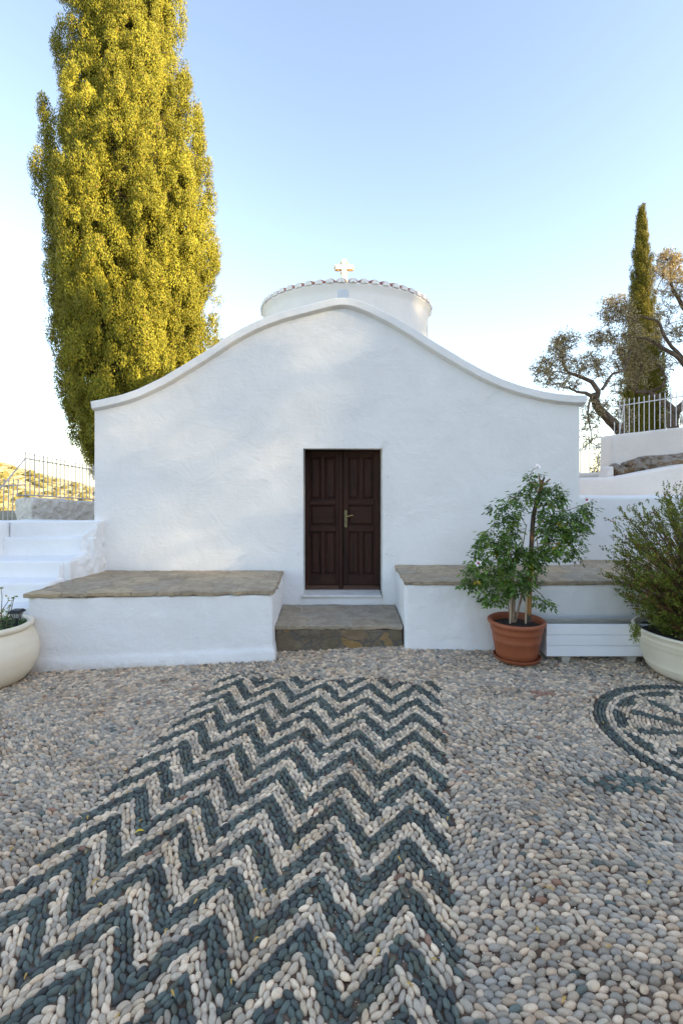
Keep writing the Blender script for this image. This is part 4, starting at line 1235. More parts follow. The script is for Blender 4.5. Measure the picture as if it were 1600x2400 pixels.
def rock(name, label, cx, cy, cz_, rx, ry, rz, seed, tilt=0.0):
    bm = bmesh.new()
    bmesh.ops.create_icosphere(bm, subdivisions=5, radius=1.0)
    for v_ in bm.verts:
        p = v_.co.copy()
        s = Vector((seed, seed * 2.1, 0))
        k = 1 + 0.30 * mnoise.noise(p * 1.3 + s) + 0.20 * abs(mnoise.noise(p * 2.7 + s)) + 0.07 * mnoise.noise(p * 6 + s) + 0.04 * mnoise.noise(p * 14 + s)
        q = Vector((p.x * rx, p.y * ry, p.z * rz)) * k
        q.z += q.x * tilt
        v_.co = q + Vector((cx, cy, cz_))
    me = bpy.data.meshes.new(name)
    bm.to_mesh(me); bm.free()
    me.polygons.foreach_set('use_smooth', [True] * len(me.polygons))
    me.materials.append(M['rock'])
    return prop(link(name, me), label, 'rock')


p = W(1575, 1090, 8.1)
rock('boulder', 'long jagged brown boulder lying along the parapet top', p.x, p.y, p.z - 0.02, 0.86, 0.30, 0.215, 2.3, 0.12)
p = W(1446, 1106, 8.1)
rock('boulder', 'small rounded grey boulder at the foot of the highest wall', p.x, p.y, p.z - 0.01, 0.125, 0.2, 0.135, 6.1, -0.2)
p = W(1418, 1118, 8.0)
rock_w = MB(); rock_w.hexa([(p.x - 0.12, 7.92, 1.5), (p.x + 0.12, 7.92, 1.5), (p.x + 0.12, 8.3, 1.5), (p.x - 0.12, 8.3, 1.5), (p.x + 0.02, 7.95, 1.98), (p.x + 0.10, 7.95, 2.02), (p.x + 0.10, 8.2, 2.02), (p.x + 0.02, 8.2, 1.98)])
prop(rock_w.build('wall_stub', M['plaster_wall'], None, remesh=0.025, disp=0.03, dscale=0.2), 'small sloping whitewashed stub left of the small boulder', 'wall')

rail3 = empty('railing', zp5(1000, 1700, 8.95), 'white spear-topped railing standing on the highest wall', 'railing', 'white railings on the right')
for x in [780, 820, 855, 893, 931, 968, 1007, 1046, 1087, 1128, 1168, 1210, 1253, 1298, 1343, 1389, 1436]:
    t = (x - 820) / (1298 - 820)
    D = 9.05 - 0.27 * max(t, 0)
    m_ = MB(); spear(m_, tuple(zp5(x, lerp(1765, 1685, t), D)), tuple(zp5(x, lerp(1490, 1412, t) if x > 800 else 1660, D)), 0.0085); m_.build('bar', M['iron_white'], rail3)
m_ = MB(); m_.tube([tuple(zp5(765, 1548, 9.04)), tuple(zp5(820, 1540, 9.03)), tuple(zp5(1298, 1466, 8.76)), tuple(zp5(1450, 1441, 8.68))], 0.0095, 6); m_.build('top_rail', M['iron_white'], rail3)
m_ = MB(); m_.tube([tuple(zp5(852, 1530, 9.05)), tuple(zp5(816, 1770, 9.02))], 0.009, 6); m_.build('brace', M['iron_white'], rail3)

rail4 = empty('railing', zp5(620, 2070, DK), 'lower white railing glimpsed between the chapel corner and the highest wall', 'railing', 'white railings on the right')
for x in (485, 520, 555, 590, 622, 655, 690, 725, 760):
    m_ = MB(); spear(m_, tuple(zp5(x, 2090, DK + 0.15)), tuple(zp5(x, 1815 + (760 - x) * 0.16, DK + 0.15)), 0.010); m_.build('bar', M['iron_white'], rail4)
m_ = MB(); m_.tube([tuple(zp5(470, 1890, DK + 0.135)), tuple(zp5(770, 1832, DK + 0.135))], 0.011, 6); m_.build('top_rail', M['iron_white'], rail4)


gp = empty('garden_plant', zp5(660, 2090, DK + 0.5), 'small sunlit yellow-green plant behind the lower white railing by the chapel corner', 'plant')
n = 420
a_ = [zp5(random.gauss(x, 16), random.gauss(y, 30), DK + 0.5 + random.uniform(-0.15, 0.15)) for (x, y) in [(650, 2030), (660, 1960), (725, 1880), (715, 1960), (610, 2060)] for _ in range(n // 5)]
leaves('foliage', np.array([tuple(q) for q in a_]), unit(n), unit(n), rng.uniform(0.04, 0.08, n), rng.uniform(0.02, 0.04, n), pick([(0.34, 0.26, 0.03), (0.20, 0.20, 0.04), (0.42, 0.32, 0.04)], n), M['leaf_olive'], gp)
MB().tube([zp5(650, 2090, DK + 0.5), zp5(655, 2000, DK + 0.5), zp5(700, 1880, DK + 0.5)], [0.012, 0.008, 0.004], 5).build('stem', M['stem'], gp)


# ------------------------------------------------------------------ terracotta pot, saucer and vine
def zp6(x, y, D):           # reading taken in the 2.851x enlargement of the pots
    return W(1050 + x / 2.851, 1050 + y / 2.851, D)


TX, TY, TG = (1209.5 - CX) * 4.97 / F, 4.97, -0.003
pot = empty('terracotta_pot', (TX, TY, TG), 'round terracotta pot with thick rim holding the flowering vine', 'plant pot')
z0 = TG + 0.028
mb = MB()
mb.lathe([(0.02, z0), (0.185, z0), (0.198, z0 + 0.012), (0.212, z0 + 0.07), (0.231, z0 + 0.175), (0.234, z0 + 0.178), (0.2325, z0 + 0.183), (0.2345, z0 + 0.190), (0.237, z0 + 0.193), (0.2355, z0 + 0.198), (0.246, z0 + 0.265), (0.2555, z0 + 0.272), (0.256, z0 + 0.300), (0.262, z0 + 0.325),
          (0.276, z0 + 0.334), (0.284, z0 + 0.350), (0.282, z0 + 0.368), (0.270, z0 + 0.376), (0.255, z0 + 0.372), (0.247, z0 + 0.355), (0.243, z0 + 0.30), (0.24, z0 + 0.26)], TX, TY, 72)
mb.build('pot_body', M['terracotta'], pot, angle=50)
mb = MB(); mb.lathe([(0.001, z0 + 0.325), (0.12, z0 + 0.32), (0.245, z0 + 0.31)], TX, TY, 40, 0.01)
mb.build('soil', M['soil'], pot, disp=0.02, dscale=0.03)
mb = MB(); mb.lathe([(0.001, TG + 0.006), (0.20, TG + 0.006), (0.222, TG + 0.022), (0.232, TG + 0.045), (0.226, TG + 0.048), (0.216, TG + 0.030), (0.20, TG + 0.022), (0.001, TG + 0.022)], TX, TY - 0.01, 64)
prop(mb.build('pot_saucer', M['terracotta'], None, angle=50), 'terracotta saucer on the pebbles under the terracotta pot', 'saucer')

VD = TY
vine = empty('flowering_vine', (TX, TY, z0 + 0.32), 'leafy green vine with a few pale flowers growing in the terracotta pot', 'plant')
mb = MB()
trunk = [(535, 1160), (541, 1000), (540, 900), (548, 800), (552, 700), (558, 600), (562, 520), (568, 450), (585, 380), (605, 320), (620, 260), (628, 215)]
mb.tube([tuple(zp6(x, y, VD + 0.02)) for x, y in trunk], [0.026, 0.025, 0.024, 0.024, 0.023, 0.023, 0.022, 0.022, 0.021, 0.021, 0.020, 0.016], 10)
mb.tube([tuple(zp6(615, 245, VD + 0.02)), tuple(zp6(608, 200, VD)), tuple(zp6(606, 168, VD))], [0.012, 0.008, 0.002], 6)
mb.tube([tuple(zp6(622, 240, VD + 0.02)), tuple(zp6(640, 200, VD)), tuple(zp6(636, 185, VD))], [0.013, 0.009, 0.003], 6)
mb.tube([tuple(zp6(625, 255, VD + 0.02)), tuple(zp6(650, 232, VD)), tuple(zp6(680, 206, VD))], [0.012, 0.010, 0.007], 6)
mb.build('trunk', M['stump'], vine)
mb = MB()
for sx, ex, ey, r0 in ((425, 440, 800, 0.008), (438, 470, 820, 0.010), (430, 420, 700, 0.007), (445, 520, 860, 0.010), (420, 360, 860, 0.006), (450, 560, 700, 0.007), (436, 400, 600, 0.008)):
    a = zp6(sx, 1165, VD); e = zp6(ex, ey, VD + random.uniform(-0.05, 0.08))
    m1 = a.lerp(e, 0.5) + Vector((random.uniform(-0.015, 0.015), random.uniform(-0.02, 0.02), 0))
    mb.tube([a, m1, e], [r0, r0 * 0.85, r0 * 0.6], 6)
runs = [[(540, 860), (600, 720), (590, 600), (600, 480), (580, 380)], [(440, 800), (500, 640), (520, 520), (470, 440), (440, 380), (500, 310)], [(580, 390), (680, 380), (790, 420), (900, 380), (960, 350)],
        [(600, 560), (700, 540), (850, 500), (940, 500)], [(440, 700), (340, 600), (280, 540), (310, 500)], [(500, 880), (400, 920), (280, 930), (160, 900)], [(560, 930), (620, 980), (660, 1030), (690, 1050)], [(600, 640), (720, 640), (830, 660), (850, 700)],
        [(450, 330), (390, 325)], [(600, 300), (540, 220), (560, 150), (590, 125)], [(640, 300), (720, 260), (740, 235)], [(590, 860), (600, 780), (580, 720), (600, 650)]]
for rn in runs:
    mb.tube([tuple(zp6(x, y, VD + 0.04 * math.sin(x * 0.05))) for x, y in rn], list(np.linspace(0.006, 0.0025, len(rn))), 5)
mb.build('stems', M['stem'], vine)
blobs = [(640, 300, 110, 50), (545, 190, 42, 50), (590, 260, 70, 50), (500, 320, 60, 45), (420, 390, 90, 70), (370, 480, 70, 60), (300, 395, 35, 30), (420, 500, 60, 80), (330, 600, 120, 70), (250, 660, 75, 80), (290, 760, 140, 70), (430, 640, 110, 90), (460, 770, 130, 90), (520, 700, 70, 80), (190, 850, 90, 80), (130, 900, 40, 40), (300, 900, 120, 90), (330, 990, 60, 40), (450, 920, 90, 70), (540, 850, 55, 80), (270, 1000, 40, 35),
         (690, 400, 110, 80), (700, 320, 70, 60), (760, 480, 110, 80), (850, 540, 90, 60), (890, 450, 70, 70), (940, 400, 45, 40), (700, 560, 100, 70), (790, 640, 90, 70), (720, 690, 90, 50), (650, 480, 60, 80), (840, 710, 35, 40), (920, 500, 35, 30), (600, 1000, 30, 25), (660, 1040, 40, 25), (640, 690, 50, 60), (600, 760, 40, 70), (700, 250, 40, 30)]
LP, LD_, LN, LL, LC = [], [], [], [], []
VN = [(0.085, 0.160, 0.022), (0.065, 0.130, 0.02), (0.115, 0.20, 0.028), (0.05, 0.10, 0.016), (0.16, 0.24, 0.035)]
for (bx_, by_, rx_, ry_) in blobs:
    area = rx_ * ry_
    for i in range(int(area / 140) + 3):
        a = random.uniform(0, 6.283); r = math.sqrt(random.random())
        dep = random.uniform(-1, 1) * math.sqrt(max(0.05, 1 - r * r)) * min(rx_, 90) / 2.851 * VD / F * 1.1
        ex_, ey_ = bx_ + r * math.cos(a) * rx_, by_ + r * math.sin(a) * ry_
        if 380 < ey_ < 650 and -75 < ex_ - np.interp(ey_, [380, 520, 650], [590, 562, 555]) < 22 and (dep < 0.06 or ey_ < 560): continue
        p = zp6(ex_, ey_, VD + dep)
        dr = Vector((math.cos(a) * 0.6 + random.uniform(-0.6, 0.6), random.uniform(-0.9, 0.4), random.uniform(-0.9, 0.3))).normalized()
        # a compound leaf: rachis with paired leaflets
        sidev = dr.cross(Vector((0, 0, 1))).normalized()
        nl = random.choice((2, 3, 3))
        c = np.array(random.choice(VN)) * random.uniform(0.75, 1.3)
        if random.random() < 0.012: c = np.array((0.35, 0.27, 0.03))
        Lr = random.uniform(0.045, 0.075)
        for q in range(nl):
            b0 = p + dr * Lr * (q / nl) + Vector((0, 0, -0.010 * q))
            for sg in (-1, 1):
                LP.append(tuple(b0)); LD_.append(tuple(dr * 0.55 + sidev * sg + Vector((0, 0, random.uniform(-0.75, 0.1)))))
                LN.append((random.uniform(-0.5, 0.5), random.uniform(-0.7, 0.2), 1)); LL.append(random.uniform(0.028, 0.058)); LC.append(c * random.uniform(0.85, 1.15))
        LP.append(tuple(p + dr * Lr)); LD_.append(tuple(dr + Vector((0, 0, -0.4)))); LN.append((0.1, -0.3, 1)); LL.append(random.uniform(0.045, 0.065)); LC.append(c)
LL = np.array(LL)
leaves('foliage', np.array(LP), np.array(LD_), np.array(LN), LL, LL * 0.48, np.array(LC), M['leaf_vine'], vine, fold=-0.16)
# trumpet flowers
for (x, y, fac) in ((597, 122, (0.4, -0.5, 0.6)), (748, 232, (0.8, -0.3, 0.3)), (924, 346, (-0.1, -1, 0.1)), (992, 350, (0.6, -0.6, 0.2)), (200, 770, (-0.2, -1, 0.1))):
    c = zp6(x, y, VD - 0.05 if x != 200 else VD - 0.19)
    ax = Vector(fac).normalized(); u_ = ax.cross(Vector((0, 0, 1))).normalized(); w_ = ax.cross(u_)
    vs_, fs_ = [], []
    ringsf = [(-0.035, 0.004), (-0.012, 0.010), (0.0, 0.014), (0.006, 0.030)]
    n = 20
    for (t, r) in ringsf:
        for q in range(n):
            an = 2 * math.pi * q / n
            rr = r * (1 + (0.22 * math.cos(5 * an) if r > 0.02 else 0))
            vs_.append(tuple(c + ax * t + (u_ * math.cos(an) + w_ * math.sin(an)) * rr))
    fs_ = [(i * n + q, i * n + (q + 1) % n, (i + 1) * n + (q + 1) % n, (i + 1) * n + q) for i in range(3) for q in range(n)]
    fo = MB().add(vs_, fs_).build('flower', M['petal'], vine)
    if x in (924, 200):
        mbf = MB(); mbf.tube([tuple(c + ax * -0.02), tuple(c + ax * 0.002)], [0.004, 0.011], 10); mbf.build('throat', M['petal_red'], fo)
for (x, top, r, lab) in ((516, 930, 0.011, 'pale straight wooden stake beside the broken trunk in the terracotta pot'), (412, 985, 0.009, 'thin pale wooden stake at the left of the vine stems')):
    a, b = zp6(x, 1172, VD - 0.05), zp6(x + 8, top, VD - 0.04)
    mb = MB(); mb.tube([a, a.lerp(b, 0.5), b], [r, r, r * 0.95], 8)
    prop(mb.build('wooden_stake', M['stake'], None), lab, 'stake', 'stakes in the terracotta pot')

# ------------------------------------------------------------------ planter box
BX0, BX1, BY0, BY1 = 2.045, 3.17, 4.90, 5.08
pl_ = empty('planter_box', (2.55, 4.93, 0.03), 'empty white wooden planter box with grooved boards between the two pots', 'planter')
ZP0, ZP1 = 0.042, 0.369
hb = (ZP1 - ZP0) / 3
fb = MB()
for i in range(3):
    fb.box(BX0, BX1, BY0 - 0.0, BY0 + 0.022, ZP0 + hb * i + 0.004, ZP0 + hb * (i + 1) - 0.004)
fb.box(BX0 + 0.004, BX1 - 0.004, BY0 + 0.015, BY0 + 0.0205, ZP0 + 0.002, ZP1 - 0.006)
fb.build('front_board', M['white_paint'], pl_, bevel=0.007, seg=3)
for xx in (BX0, BX1 - 0.022):
    sb_ = MB()
    for i in range(3):
        sb_.box(xx, xx + 0.022, BY0 + 0.0225, BY1, ZP0 + hb * i + 0.003, ZP0 + hb * (i + 1) - 0.003)
    sb_.box(xx + 0.008, xx + 0.018, BY0 + 0.024, BY1 - 0.002, ZP0 + 0.002, ZP1 - 0.006)
    sb_.build('side_board', M['white_paint'], pl_, bevel=0.007, seg=3)
bb = MB(); bb.box(BX0 + 0.0225, BX1 - 0.0225, BY1 - 0.022, BY1 - 0.001, ZP0, ZP1 + 0.002); bb.build('back_board', M['planter_in'], pl_, bevel=0.003)
bb = MB(); bb.box(BX0 + 0.0225, BX1 - 0.0225, BY0 + 0.0225, BY1 - 0.0225, ZP0 + 0.01, ZP0 + 0.028); bb.build('floor_board', M['planter_in'], pl_)
for xx in (2.20, 2.86):
    ft_ = MB(); z = -0.03
    ft_.hexa([(xx + 0.008, BY0 + 0.012, z), (xx + 0.072, BY0 + 0.012, z), (xx + 0.072, BY1 - 0.03, z), (xx + 0.008, BY1 - 0.03, z), (xx, BY0 + 0.006, ZP0 - 0.001), (xx + 0.09, BY0 + 0.006, ZP0 - 0.001), (xx + 0.09, BY1 - 0.02, ZP0 - 0.001), (xx, BY1 - 0.02, ZP0 - 0.001)])
    ft_.build('foot', M['planter_in'], pl_, bevel=0.004)

# ------------------------------------------------------------------ cream bowl pot with thuja
QX, QY, QG = 3.36, 4.62, -0.02
q0 = QG + 0.012
cp = empty('cream_pot', (QX, QY, QG), 'wide cream bowl pot at the right edge holding the twiggy conifer bush', 'plant pot')
mb = MB()
mb.lathe([(0.02, q0), (0.36, q0), (0.40, q0 + 0.010), (0.432, q0 + 0.045), (0.455, q0 + 0.10), (0.4565, q0 + 0.104), (0.456, q0 + 0.108), (0.468, q0 + 0.15), (0.492, q0 + 0.25), (0.510, q0 + 0.288), (0.513, q0 + 0.292), (0.5125, q0 + 0.302), (0.5185, q0 + 0.308), (0.519, q0 + 0.322), (0.5245, q0 + 0.327), (0.527, q0 + 0.345), (0.535, q0 + 0.385),
          (0.546, q0 + 0.392), (0.548, q0 + 0.405), (0.540, q0 + 0.414), (0.522, q0 + 0.414), (0.512, q0 + 0.402), (0.505, q0 + 0.33)], QX, QY, 90)
mb.build('pot_body', M['cream'], cp, angle=50)
mb = MB(); mb.lathe([(0.001, q0 + 0.40), (0.25, q0 + 0.375), (0.51, q0 + 0.352)], QX, QY, 48, 0.01); mb.build('soil', M['soil'], cp, disp=0.03, dscale=0.03)

bush = empty('conifer_bush', (QX, QY, q0 + 0.38), 'rounded twiggy conifer bush with dull green and brown sprays in the cream pot', 'plant')
tw = MB()
LP, LD_, LC, LL = [], [], [], []
TH = [(0.14, 0.165, 0.024), (0.115, 0.15, 0.024), (0.17, 0.19, 0.03), (0.095, 0.125, 0.02), (0.20, 0.215, 0.04)]
BRN = [(0.17, 0.085, 0.03), (0.22, 0.11, 0.04), (0.14, 0.07, 0.03)]
cen = Vector((QX + 0.04, QY, q0 + 0.40))
CZc, RXB, RZB = 0.60, 0.85, 0.80
bcen = Vector((QX + 0.06, QY, q0 + 0.40 + CZc))
for i in range(760):
    # target on the crown ellipsoid, denser outside
    v3 = Vector(unit(1)[0]); v3 = v3 * random.uniform(0.45, 1.0) ** 0.55
    lump = 1 + 0.13 * mnoise.noise(v3 * 2.6 + Vector((3, 1, 7))) + random.uniform(-0.06, 0.06)
    e = bcen + Vector((v3.x * RXB, v3.y * RXB * 0.85, v3.z * RZB)) * lump
    if e.z < cen.z - 0.02: e.z = cen.z + random.uniform(-0.08, 0.2)
    s = cen + Vector((random.gauss(0, 0.05), random.gauss(0, 0.05), -0.03))
    hz_ = e - s
    m1 = s + Vector((hz_.x * 0.22, hz_.y * 0.22, hz_.z * 0.42)) + Vector((random.gauss(0, .02), random.gauss(0, .02), 0))
    m2 = s + Vector((hz_.x * 0.62, hz_.y * 0.62, hz_.z * 0.75)) + Vector((random.gauss(0, .03), random.gauss(0, .03), 0))
    pth = [s, m1, m2, e]
    if i % 3 != 2:
        r0 = random.uniform(0.004, 0.009)
        tw.tube(pth, [r0, r0 * 0.75, r0 * 0.45, 0.0015], 5, False)
    br_ = mnoise.noise(e * 2.2 + Vector((9, 2, 4)))
    for q in range(16):
        u = random.uniform(0.35, 1.05) if q > 4 else random.uniform(0.85, 1.08)
        b0 = m1.lerp(m2, (u - 0.25) / 0.4) if u < 0.65 else m2.lerp(e, (u - 0.65) / 0.35)
        dv = ((e - m2).normalized() + Vector(unit(1)[0]) * 0.75 + Vector((0, 0, 0.25))).normalized()
        ln = random.uniform(0.03, 0.075)
        green = random.random() < (0.80 + 0.55 * (u - 0.75) - 0.7 * br_ * (br_ > 0.1))
        c0 = np.array(random.choice(TH if green else BRN)) * random.uniform(0.7, 1.35)
        for w in range(6):
            LP.append(tuple(b0 + dv * ln * w / 6 + Vector(unit(1)[0]) * 0.006)); LD_.append(tuple(dv + Vector(unit(1)[0]) * 0.8)); LC.append(c0 * random.uniform(0.8, 1.2)); LL.append(random.uniform(0.016, 0.031))
# a low drooping spray at the left of the pot
for i in range(26):
    a = zp6(1290, 1190, QY - 0.35); e = zp6(random.uniform(1205, 1260), random.uniform(1180, 1300), QY - 0.38)
    dv = (e - a).normalized()
    for w in range(14):
        LP.append(tuple(a.lerp(e, random.uniform(0.35, 1)) + Vector(unit(1)[0]) * 0.015)); LD_.append(tuple(dv + Vector(unit(1)[0]) * 0.8)); LC.append(np.array(random.choice(TH)) * 1.1); LL.append(random.uniform(0.014, 0.026))
    if i % 3 == 0: tw.tube([a, a.lerp(e, 0.5) + Vector((0, 0, 0.01)), e], [0.003, 0.002, 0.001], 5, False)
tw.build('branches', M['twig'], bush)
n = len(LP); LL = np.array(LL)
leaves('foliage', np.array(LP), np.array(LD_), unit(n), LL, LL * 0.45, np.array(LC), M['leaf_thuja'], bush)

# ------------------------------------------------------------------ cream urn at the left with plants and solar lamp
UX, UY, UG = -3.375, 4.72, -0.135
urn = empty('cream_urn', (UX, UY, UG), 'bulging cream urn with rolled rim at the left edge by the stairs', 'plant pot')
u0 = UG + 0.012
mb = MB()
mb.lathe([(0.02, u0), (0.27, u0), (0.305, u0 + 0.02), (0.365, u0 + 0.10), (0.402, u0 + 0.20), (0.408, u0 + 0.28), (0.395, u0 + 0.36), (0.362, u0 + 0.44), (0.340, u0 + 0.475), (0.336, u0 + 0.49), (0.352, u0 + 0.502), (0.362, u0 + 0.522), (0.356, u0 + 0.545), (0.335, u0 + 0.556), (0.312, u0 + 0.548), (0.305, u0 + 0.52), (0.315, u0 + 0.44)], UX, UY, 80, 0.004)
mb.build('pot_body', M['urn'], urn, angle=60)
mb = MB(); mb.lathe([(0.001, u0 + 0.515), (0.2, u0 + 0.51), (0.318, u0 + 0.50)], UX, UY, 40, 0.01); mb.build('soil', M['soil'], urn, disp=0.02, dscale=0.03)

cl = empty('garden_plant', (UX, UY, u0 + 0.51), 'low green clover and leggy yellowing shoots in the cream urn', 'plant')
mb = MB(); LP, LD_, LN, LL, LC = [], [], [], [], []
shoots = [[(14, 1880), (16, 1700), (22, 1560), (14, 1500), (35, 1478)], [(5, 1720), (40, 1660), (75, 1610), (82, 1570)], [(60, 1840), (80, 1700), (100, 1640), (130, 1570)], [(95, 1760), (112, 1660), (126, 1600), (138, 1550)], [(-30, 1850), (-40, 1700), (-25, 1600), (-45, 1520)]]
for s_ in shoots:
    P = [zp3(x, y, UY + 0.03) for x, y in s_]
    mb.tube(P, list(np.linspace(0.005, 0.002, len(P))), 5)
spots = [(35, 1478, .05, 1), (80, 1565, .03, 2), (95, 1600, .035, 1), (120, 1580, .035, 1), (138, 1560, .04, 1), (105, 1640, .03, 1), (85, 1650, .05, 2), (70, 1665, .05, 2), (50, 1700, .04, 0), (95, 1715, .045, 0), (100, 1690, .04, 1), (75, 1755, .05, 0), (95, 1770, .04, 0), (12, 1715, .04, 3), (40, 1690, .04, 1), (25, 1740, .045, 0), (60, 1730, .045, 0), (-30, 1560, .05, 1), (-45, 1600, .05, 0)]
cc = [(0.09, 0.16, 0.02), (0.20, 0.24, 0.03), (0.34, 0.26, 0.02), (0.32, 0.14, 0.03)]
for (x, y, l, c) in spots:
    for r_ in range(2):
        LP.append(tuple(zp3(x + random.uniform(-8, 8), y + random.uniform(-8, 8), UY + random.uniform(0, 0.05)))); LD_.append((random.uniform(-1, 1), random.uniform(-1, -0.2), random.uniform(-0.5, 0.5))); LN.append((0, -0.6, 1)); LL.append(l * random.uniform(0.8, 1.2)); LC.append(np.array(cc[c]) * random.uniform(0.8, 1.2))
for i in range(900):
    a, r = random.uniform(0, 6.283), 0.30 * math.sqrt(random.random())
    hgt = random.uniform(0.0, 0.10) * (1.1 - r / 0.32)
    LP.append((UX + r * math.cos(a), UY + r * math.sin(a), u0 + 0.515 + hgt)); LD_.append((random.uniform(-1, 1), random.uniform(-1, 1), random.uniform(-0.1, 0.5))); LN.append((random.uniform(-.4, .4), random.uniform(-.4, .4), 1)); LL.append(random.uniform(0.015, 0.034)); LC.append(np.array(random.choice([(0.05, 0.11, 0.015), (0.07, 0.15, 0.02), (0.04, 0.085, 0.014)])) * random.uniform(0.8, 1.2))
mb.build('stems', M['stem'], cl)
LL = np.array(LL)
leaves('foliage', np.array(LP), np.array(LD_), np.array(LN), LL, LL * 0.7, np.array(LC), M['leaf_vine'], cl, fold=-0.12)

LX, LY = (40.5 - CX) * 4.74 / F, 4.74
zl = lambda y: H - (1000 + y / 3.92 - HY) * LY / F
lamp = empty('solar_lamp', (LX, LY, zl(1850)), 'small black solar garden lamp stuck in the cream urn', 'lamp')
tz = 0.06
mb = MB()
c1 = [(-0.040, zl(1712)), (-0.056, zl(1706)), (-0.057, zl(1698)), (-0.042, zl(1678)), (-0.036, zl(1676))]
def sq(mb_, r0, z0_, r1, z1_):
    mb_.hexa([(LX - r0, LY - r0, z0_), (LX + r0, LY - r0, z0_), (LX + r0, LY + r0, z0_), (LX - r0, LY + r0, z0_), (LX - r1, LY - r1, z1_), (LX + r1, LY - r1, z1_), (LX + r1, LY + r1, z1_), (LX - r1, LY + r1, z1_)])
sq(mb, 0.055, zl(1706), 0.056, zl(1699)); sq(mb, 0.056, zl(1698.8), 0.040, zl(1679))
mb.build('cap', M['black'], lamp, bevel=0.003)
mb = MB(); sq(mb, 0.024, zl(1756), 0.036, zl(1707)); mb.build('lens', M['glass'], lamp, bevel=0.003)
mb = MB()
for k in range(4):
    for t in (-1, -0.33, 0.33, 1):
        c_, s_ = [(0, -1), (1, 0), (0, 1), (-1, 0)][k]
        def pt(r, z): return (LX + (c_ + (-s_) * t) * r, LY + (s_ + c_ * t) * r, z)
        mb.tube([pt(0.026, zl(1757)), pt(0.039, zl(1706))], 0.0022, 5)
sq(mb, 0.028, zl(1764), 0.028, zl(1756.5))
mb.build('cage', M['black'], lamp)
mb = MB(); mb.tube([(LX - 0.004, LY, zl(1850) - 0.05), (LX, LY, zl(1764))], [0.011, 0.013], 8); mb.build('stake', M['black'], lamp)

# ------------------------------------------------------------------ fallen leaves
def fallen(x, y, L, w, rz, mat, label, group=None):
    vs_ = []
    n = 6
    for i in range(n + 1):
        t = i / n
        wd = w * math.sin(math.pi * min(1, t * 0.95 + 0.03)) ** 0.8 / 2
        zc_ = 0.006 * math.sin(math.pi * t)
        for sgn in (-1, 0, 1):
            vs_.append(((t - 0.5) * L, sgn * wd + 0.004 * math.sin(t * 4), zc_ + abs(sgn) * wd * 0.35))
    fs_ = [(i * 3 + k, i * 3 + k + 1, (i + 1) * 3 + k + 1, (i + 1) * 3 + k) for i in range(n) for k in range(2)]
    me = bpy.data.meshes.new('fallen_leaf')
    me.from_pydata(vs_, [], fs_); me.update(); me.materials.append(mat)
    me.polygons.foreach_set('use_smooth', [True] * len(me.polygons))
    o = bpy.data.objects.new('fallen_leaf', me)
    COL.objects.link(o)
    o.location = (x, y, float(gz(x)) + 0.024)
    o.rotation_euler = (random.uniform(-0.2, 0.2), random.uniform(-0.15, 0.15), rz)
    return prop(o, label, 'leaf', group)


def ground_at(px, py):
    z = 0.0
    for _ in range(5):
        D = (H - z - 0.02) * F / (py - HY); x = (px - CX) * D / F; z = float(gz(x))
    return x, D


LBL = 'small dry yellow leaf fallen on the pebble paving'
GRP = 'dry leaves fallen on the pebbles'
x, y = ground_at(327, 1952)
fallen(x, y, 0.052, 0.022, 0.3, M['dry_leaf_y'], 'bright yellow fallen leaf on the zigzag pebbles at the left', GRP)
for (px, py) in [(375, 1813), (42, 1922), (30, 1992), (330, 1925), (468, 1946), (455, 1905), (293, 1805), (160, 2008), (225, 2068), (200, 2000), (458, 2115), (620, 2090), (603, 2205), (545, 2302), (94, 2030), (390, 2185), (1050, 1920), (1140, 1680), (895, 1925), (935, 2015), (1280, 2083), (1290, 2085), (1425, 2220), (1260, 2182), (1018, 2255), (885, 2232), (1500, 1935), (1520, 2070), (1230, 2088), (1412, 1695), (275, 2385), (405, 2330), (60, 2290), (700, 1990), (960, 2310), (1320, 2345), (50, 1840), (205, 1918), (300, 1860), (236, 2125)]:
    x, y = ground_at(px, py)
    s = random.uniform(0.7, 1.2)
    fallen(x, y, 0.034 * s, 0.010 * s, random.uniform(0, 6.28), M['dry_leaf'], LBL, GRP)
# a little slender leaf on the doorstep edge
fallen(0.0 - 0.18, 5.24, 0.07, 0.02, 0.1, M['dry_leaf'], 'larger dry leaf lying at the foot of the doorstep', GRP)

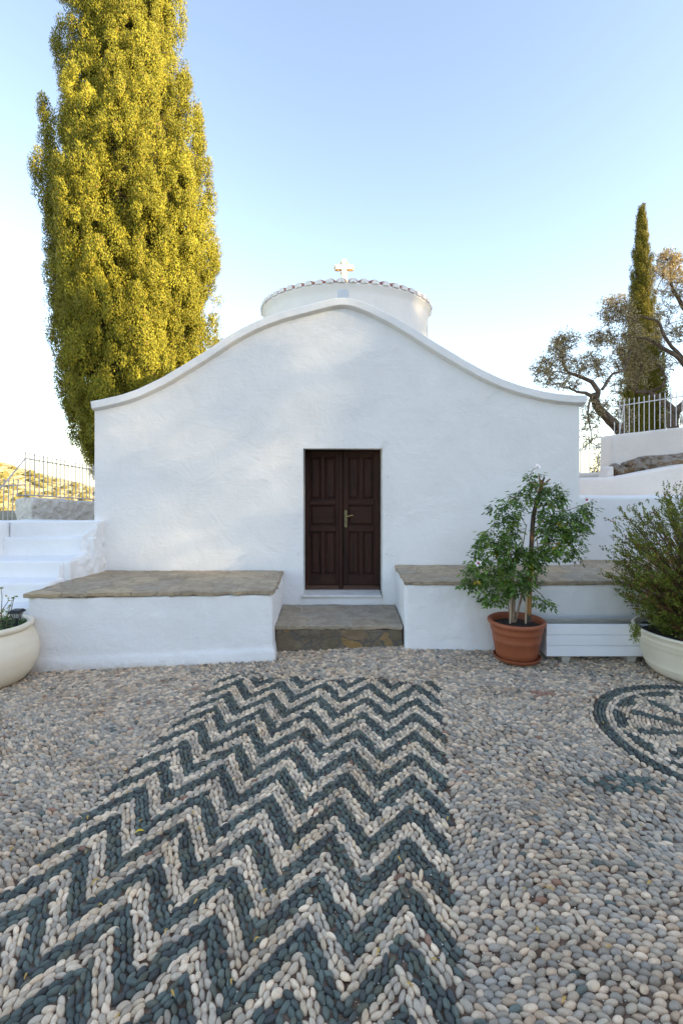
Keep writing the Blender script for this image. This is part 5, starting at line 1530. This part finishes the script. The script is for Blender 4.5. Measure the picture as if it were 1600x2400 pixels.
# ------------------------------------------------------------------ light, sky, camera
w = bpy.data.worlds.new('World'); SC.world = w; w.use_nodes = True
nt = w.node_tree
bg = nt.nodes['Background']
sky = nt.nodes.new('ShaderNodeTexSky')
sky.sky_type = 'NISHITA'; sky.sun_disc = False
sky.sun_elevation = SUN_EL
sky.sun_rotation = math.atan2(SH[0], SH[1])
sky.altitude = 200; sky.air_density = 1.0; sky.dust_density = 0.8; sky.ozone_density = 1.0
tc = nt.nodes.new('ShaderNodeTexCoord')
sep = nt.nodes.new('ShaderNodeSeparateXYZ'); cmb = nt.nodes.new('ShaderNodeCombineXYZ')
mxm = N(nt, 'ShaderNodeMath', operation='MAXIMUM'); mxm.inputs[1].default_value = 0.012
nt.links.new(tc.outputs['Generated'], sep.inputs[0])
nt.links.new(sep.outputs['X'], cmb.inputs['X']); nt.links.new(sep.outputs['Y'], cmb.inputs['Y'])
nt.links.new(sep.outputs['Z'], mxm.inputs[0]); nt.links.new(mxm.outputs[0], cmb.inputs['Z'])
nt.links.new(cmb.outputs[0], sky.inputs['Vector'])
hs = nt.nodes.new('ShaderNodeHueSaturation'); hs.inputs['Saturation'].default_value = 0.84; hs.inputs['Hue'].default_value = 0.502
nt.links.new(sky.outputs['Color'], hs.inputs['Color'])
nt.links.new(hs.outputs['Color'], bg.inputs['Color'])
bg.inputs['Strength'].default_value = 0.15

sl = bpy.data.lights.new('sun', 'SUN'); sl.energy = 5.0; sl.angle = math.radians(0.5); sl.color = (1.0, 0.79, 0.46)
so = bpy.data.objects.new('sun', sl); COL.objects.link(so)
sd = Vector((SH[0] * math.cos(SUN_EL), SH[1] * math.cos(SUN_EL), math.sin(SUN_EL)))
so.rotation_euler = sd.to_track_quat('Z', 'Y').to_euler()
so.location = (20, -15, 30)

cam = bpy.data.cameras.new('camera')
co_ = bpy.data.objects.new('camera', cam); COL.objects.link(co_)
co_.location = (0, 0, H); co_.rotation_euler = (math.radians(90), 0, 0)
cam.sensor_fit = 'VERTICAL'; cam.sensor_height = 36.0; cam.sensor_width = 24.0
cam.lens = F / 2400 * 36.0
cam.shift_y = -(1200 - HY) / 2400.0
cam.clip_start = 0.05; cam.clip_end = 6000
SC.camera = co_
SC.view_settings.view_transform = 'Standard'; SC.view_settings.look = 'None'
SC.view_settings.exposure = 1.76; SC.view_settings.gamma = 1.0
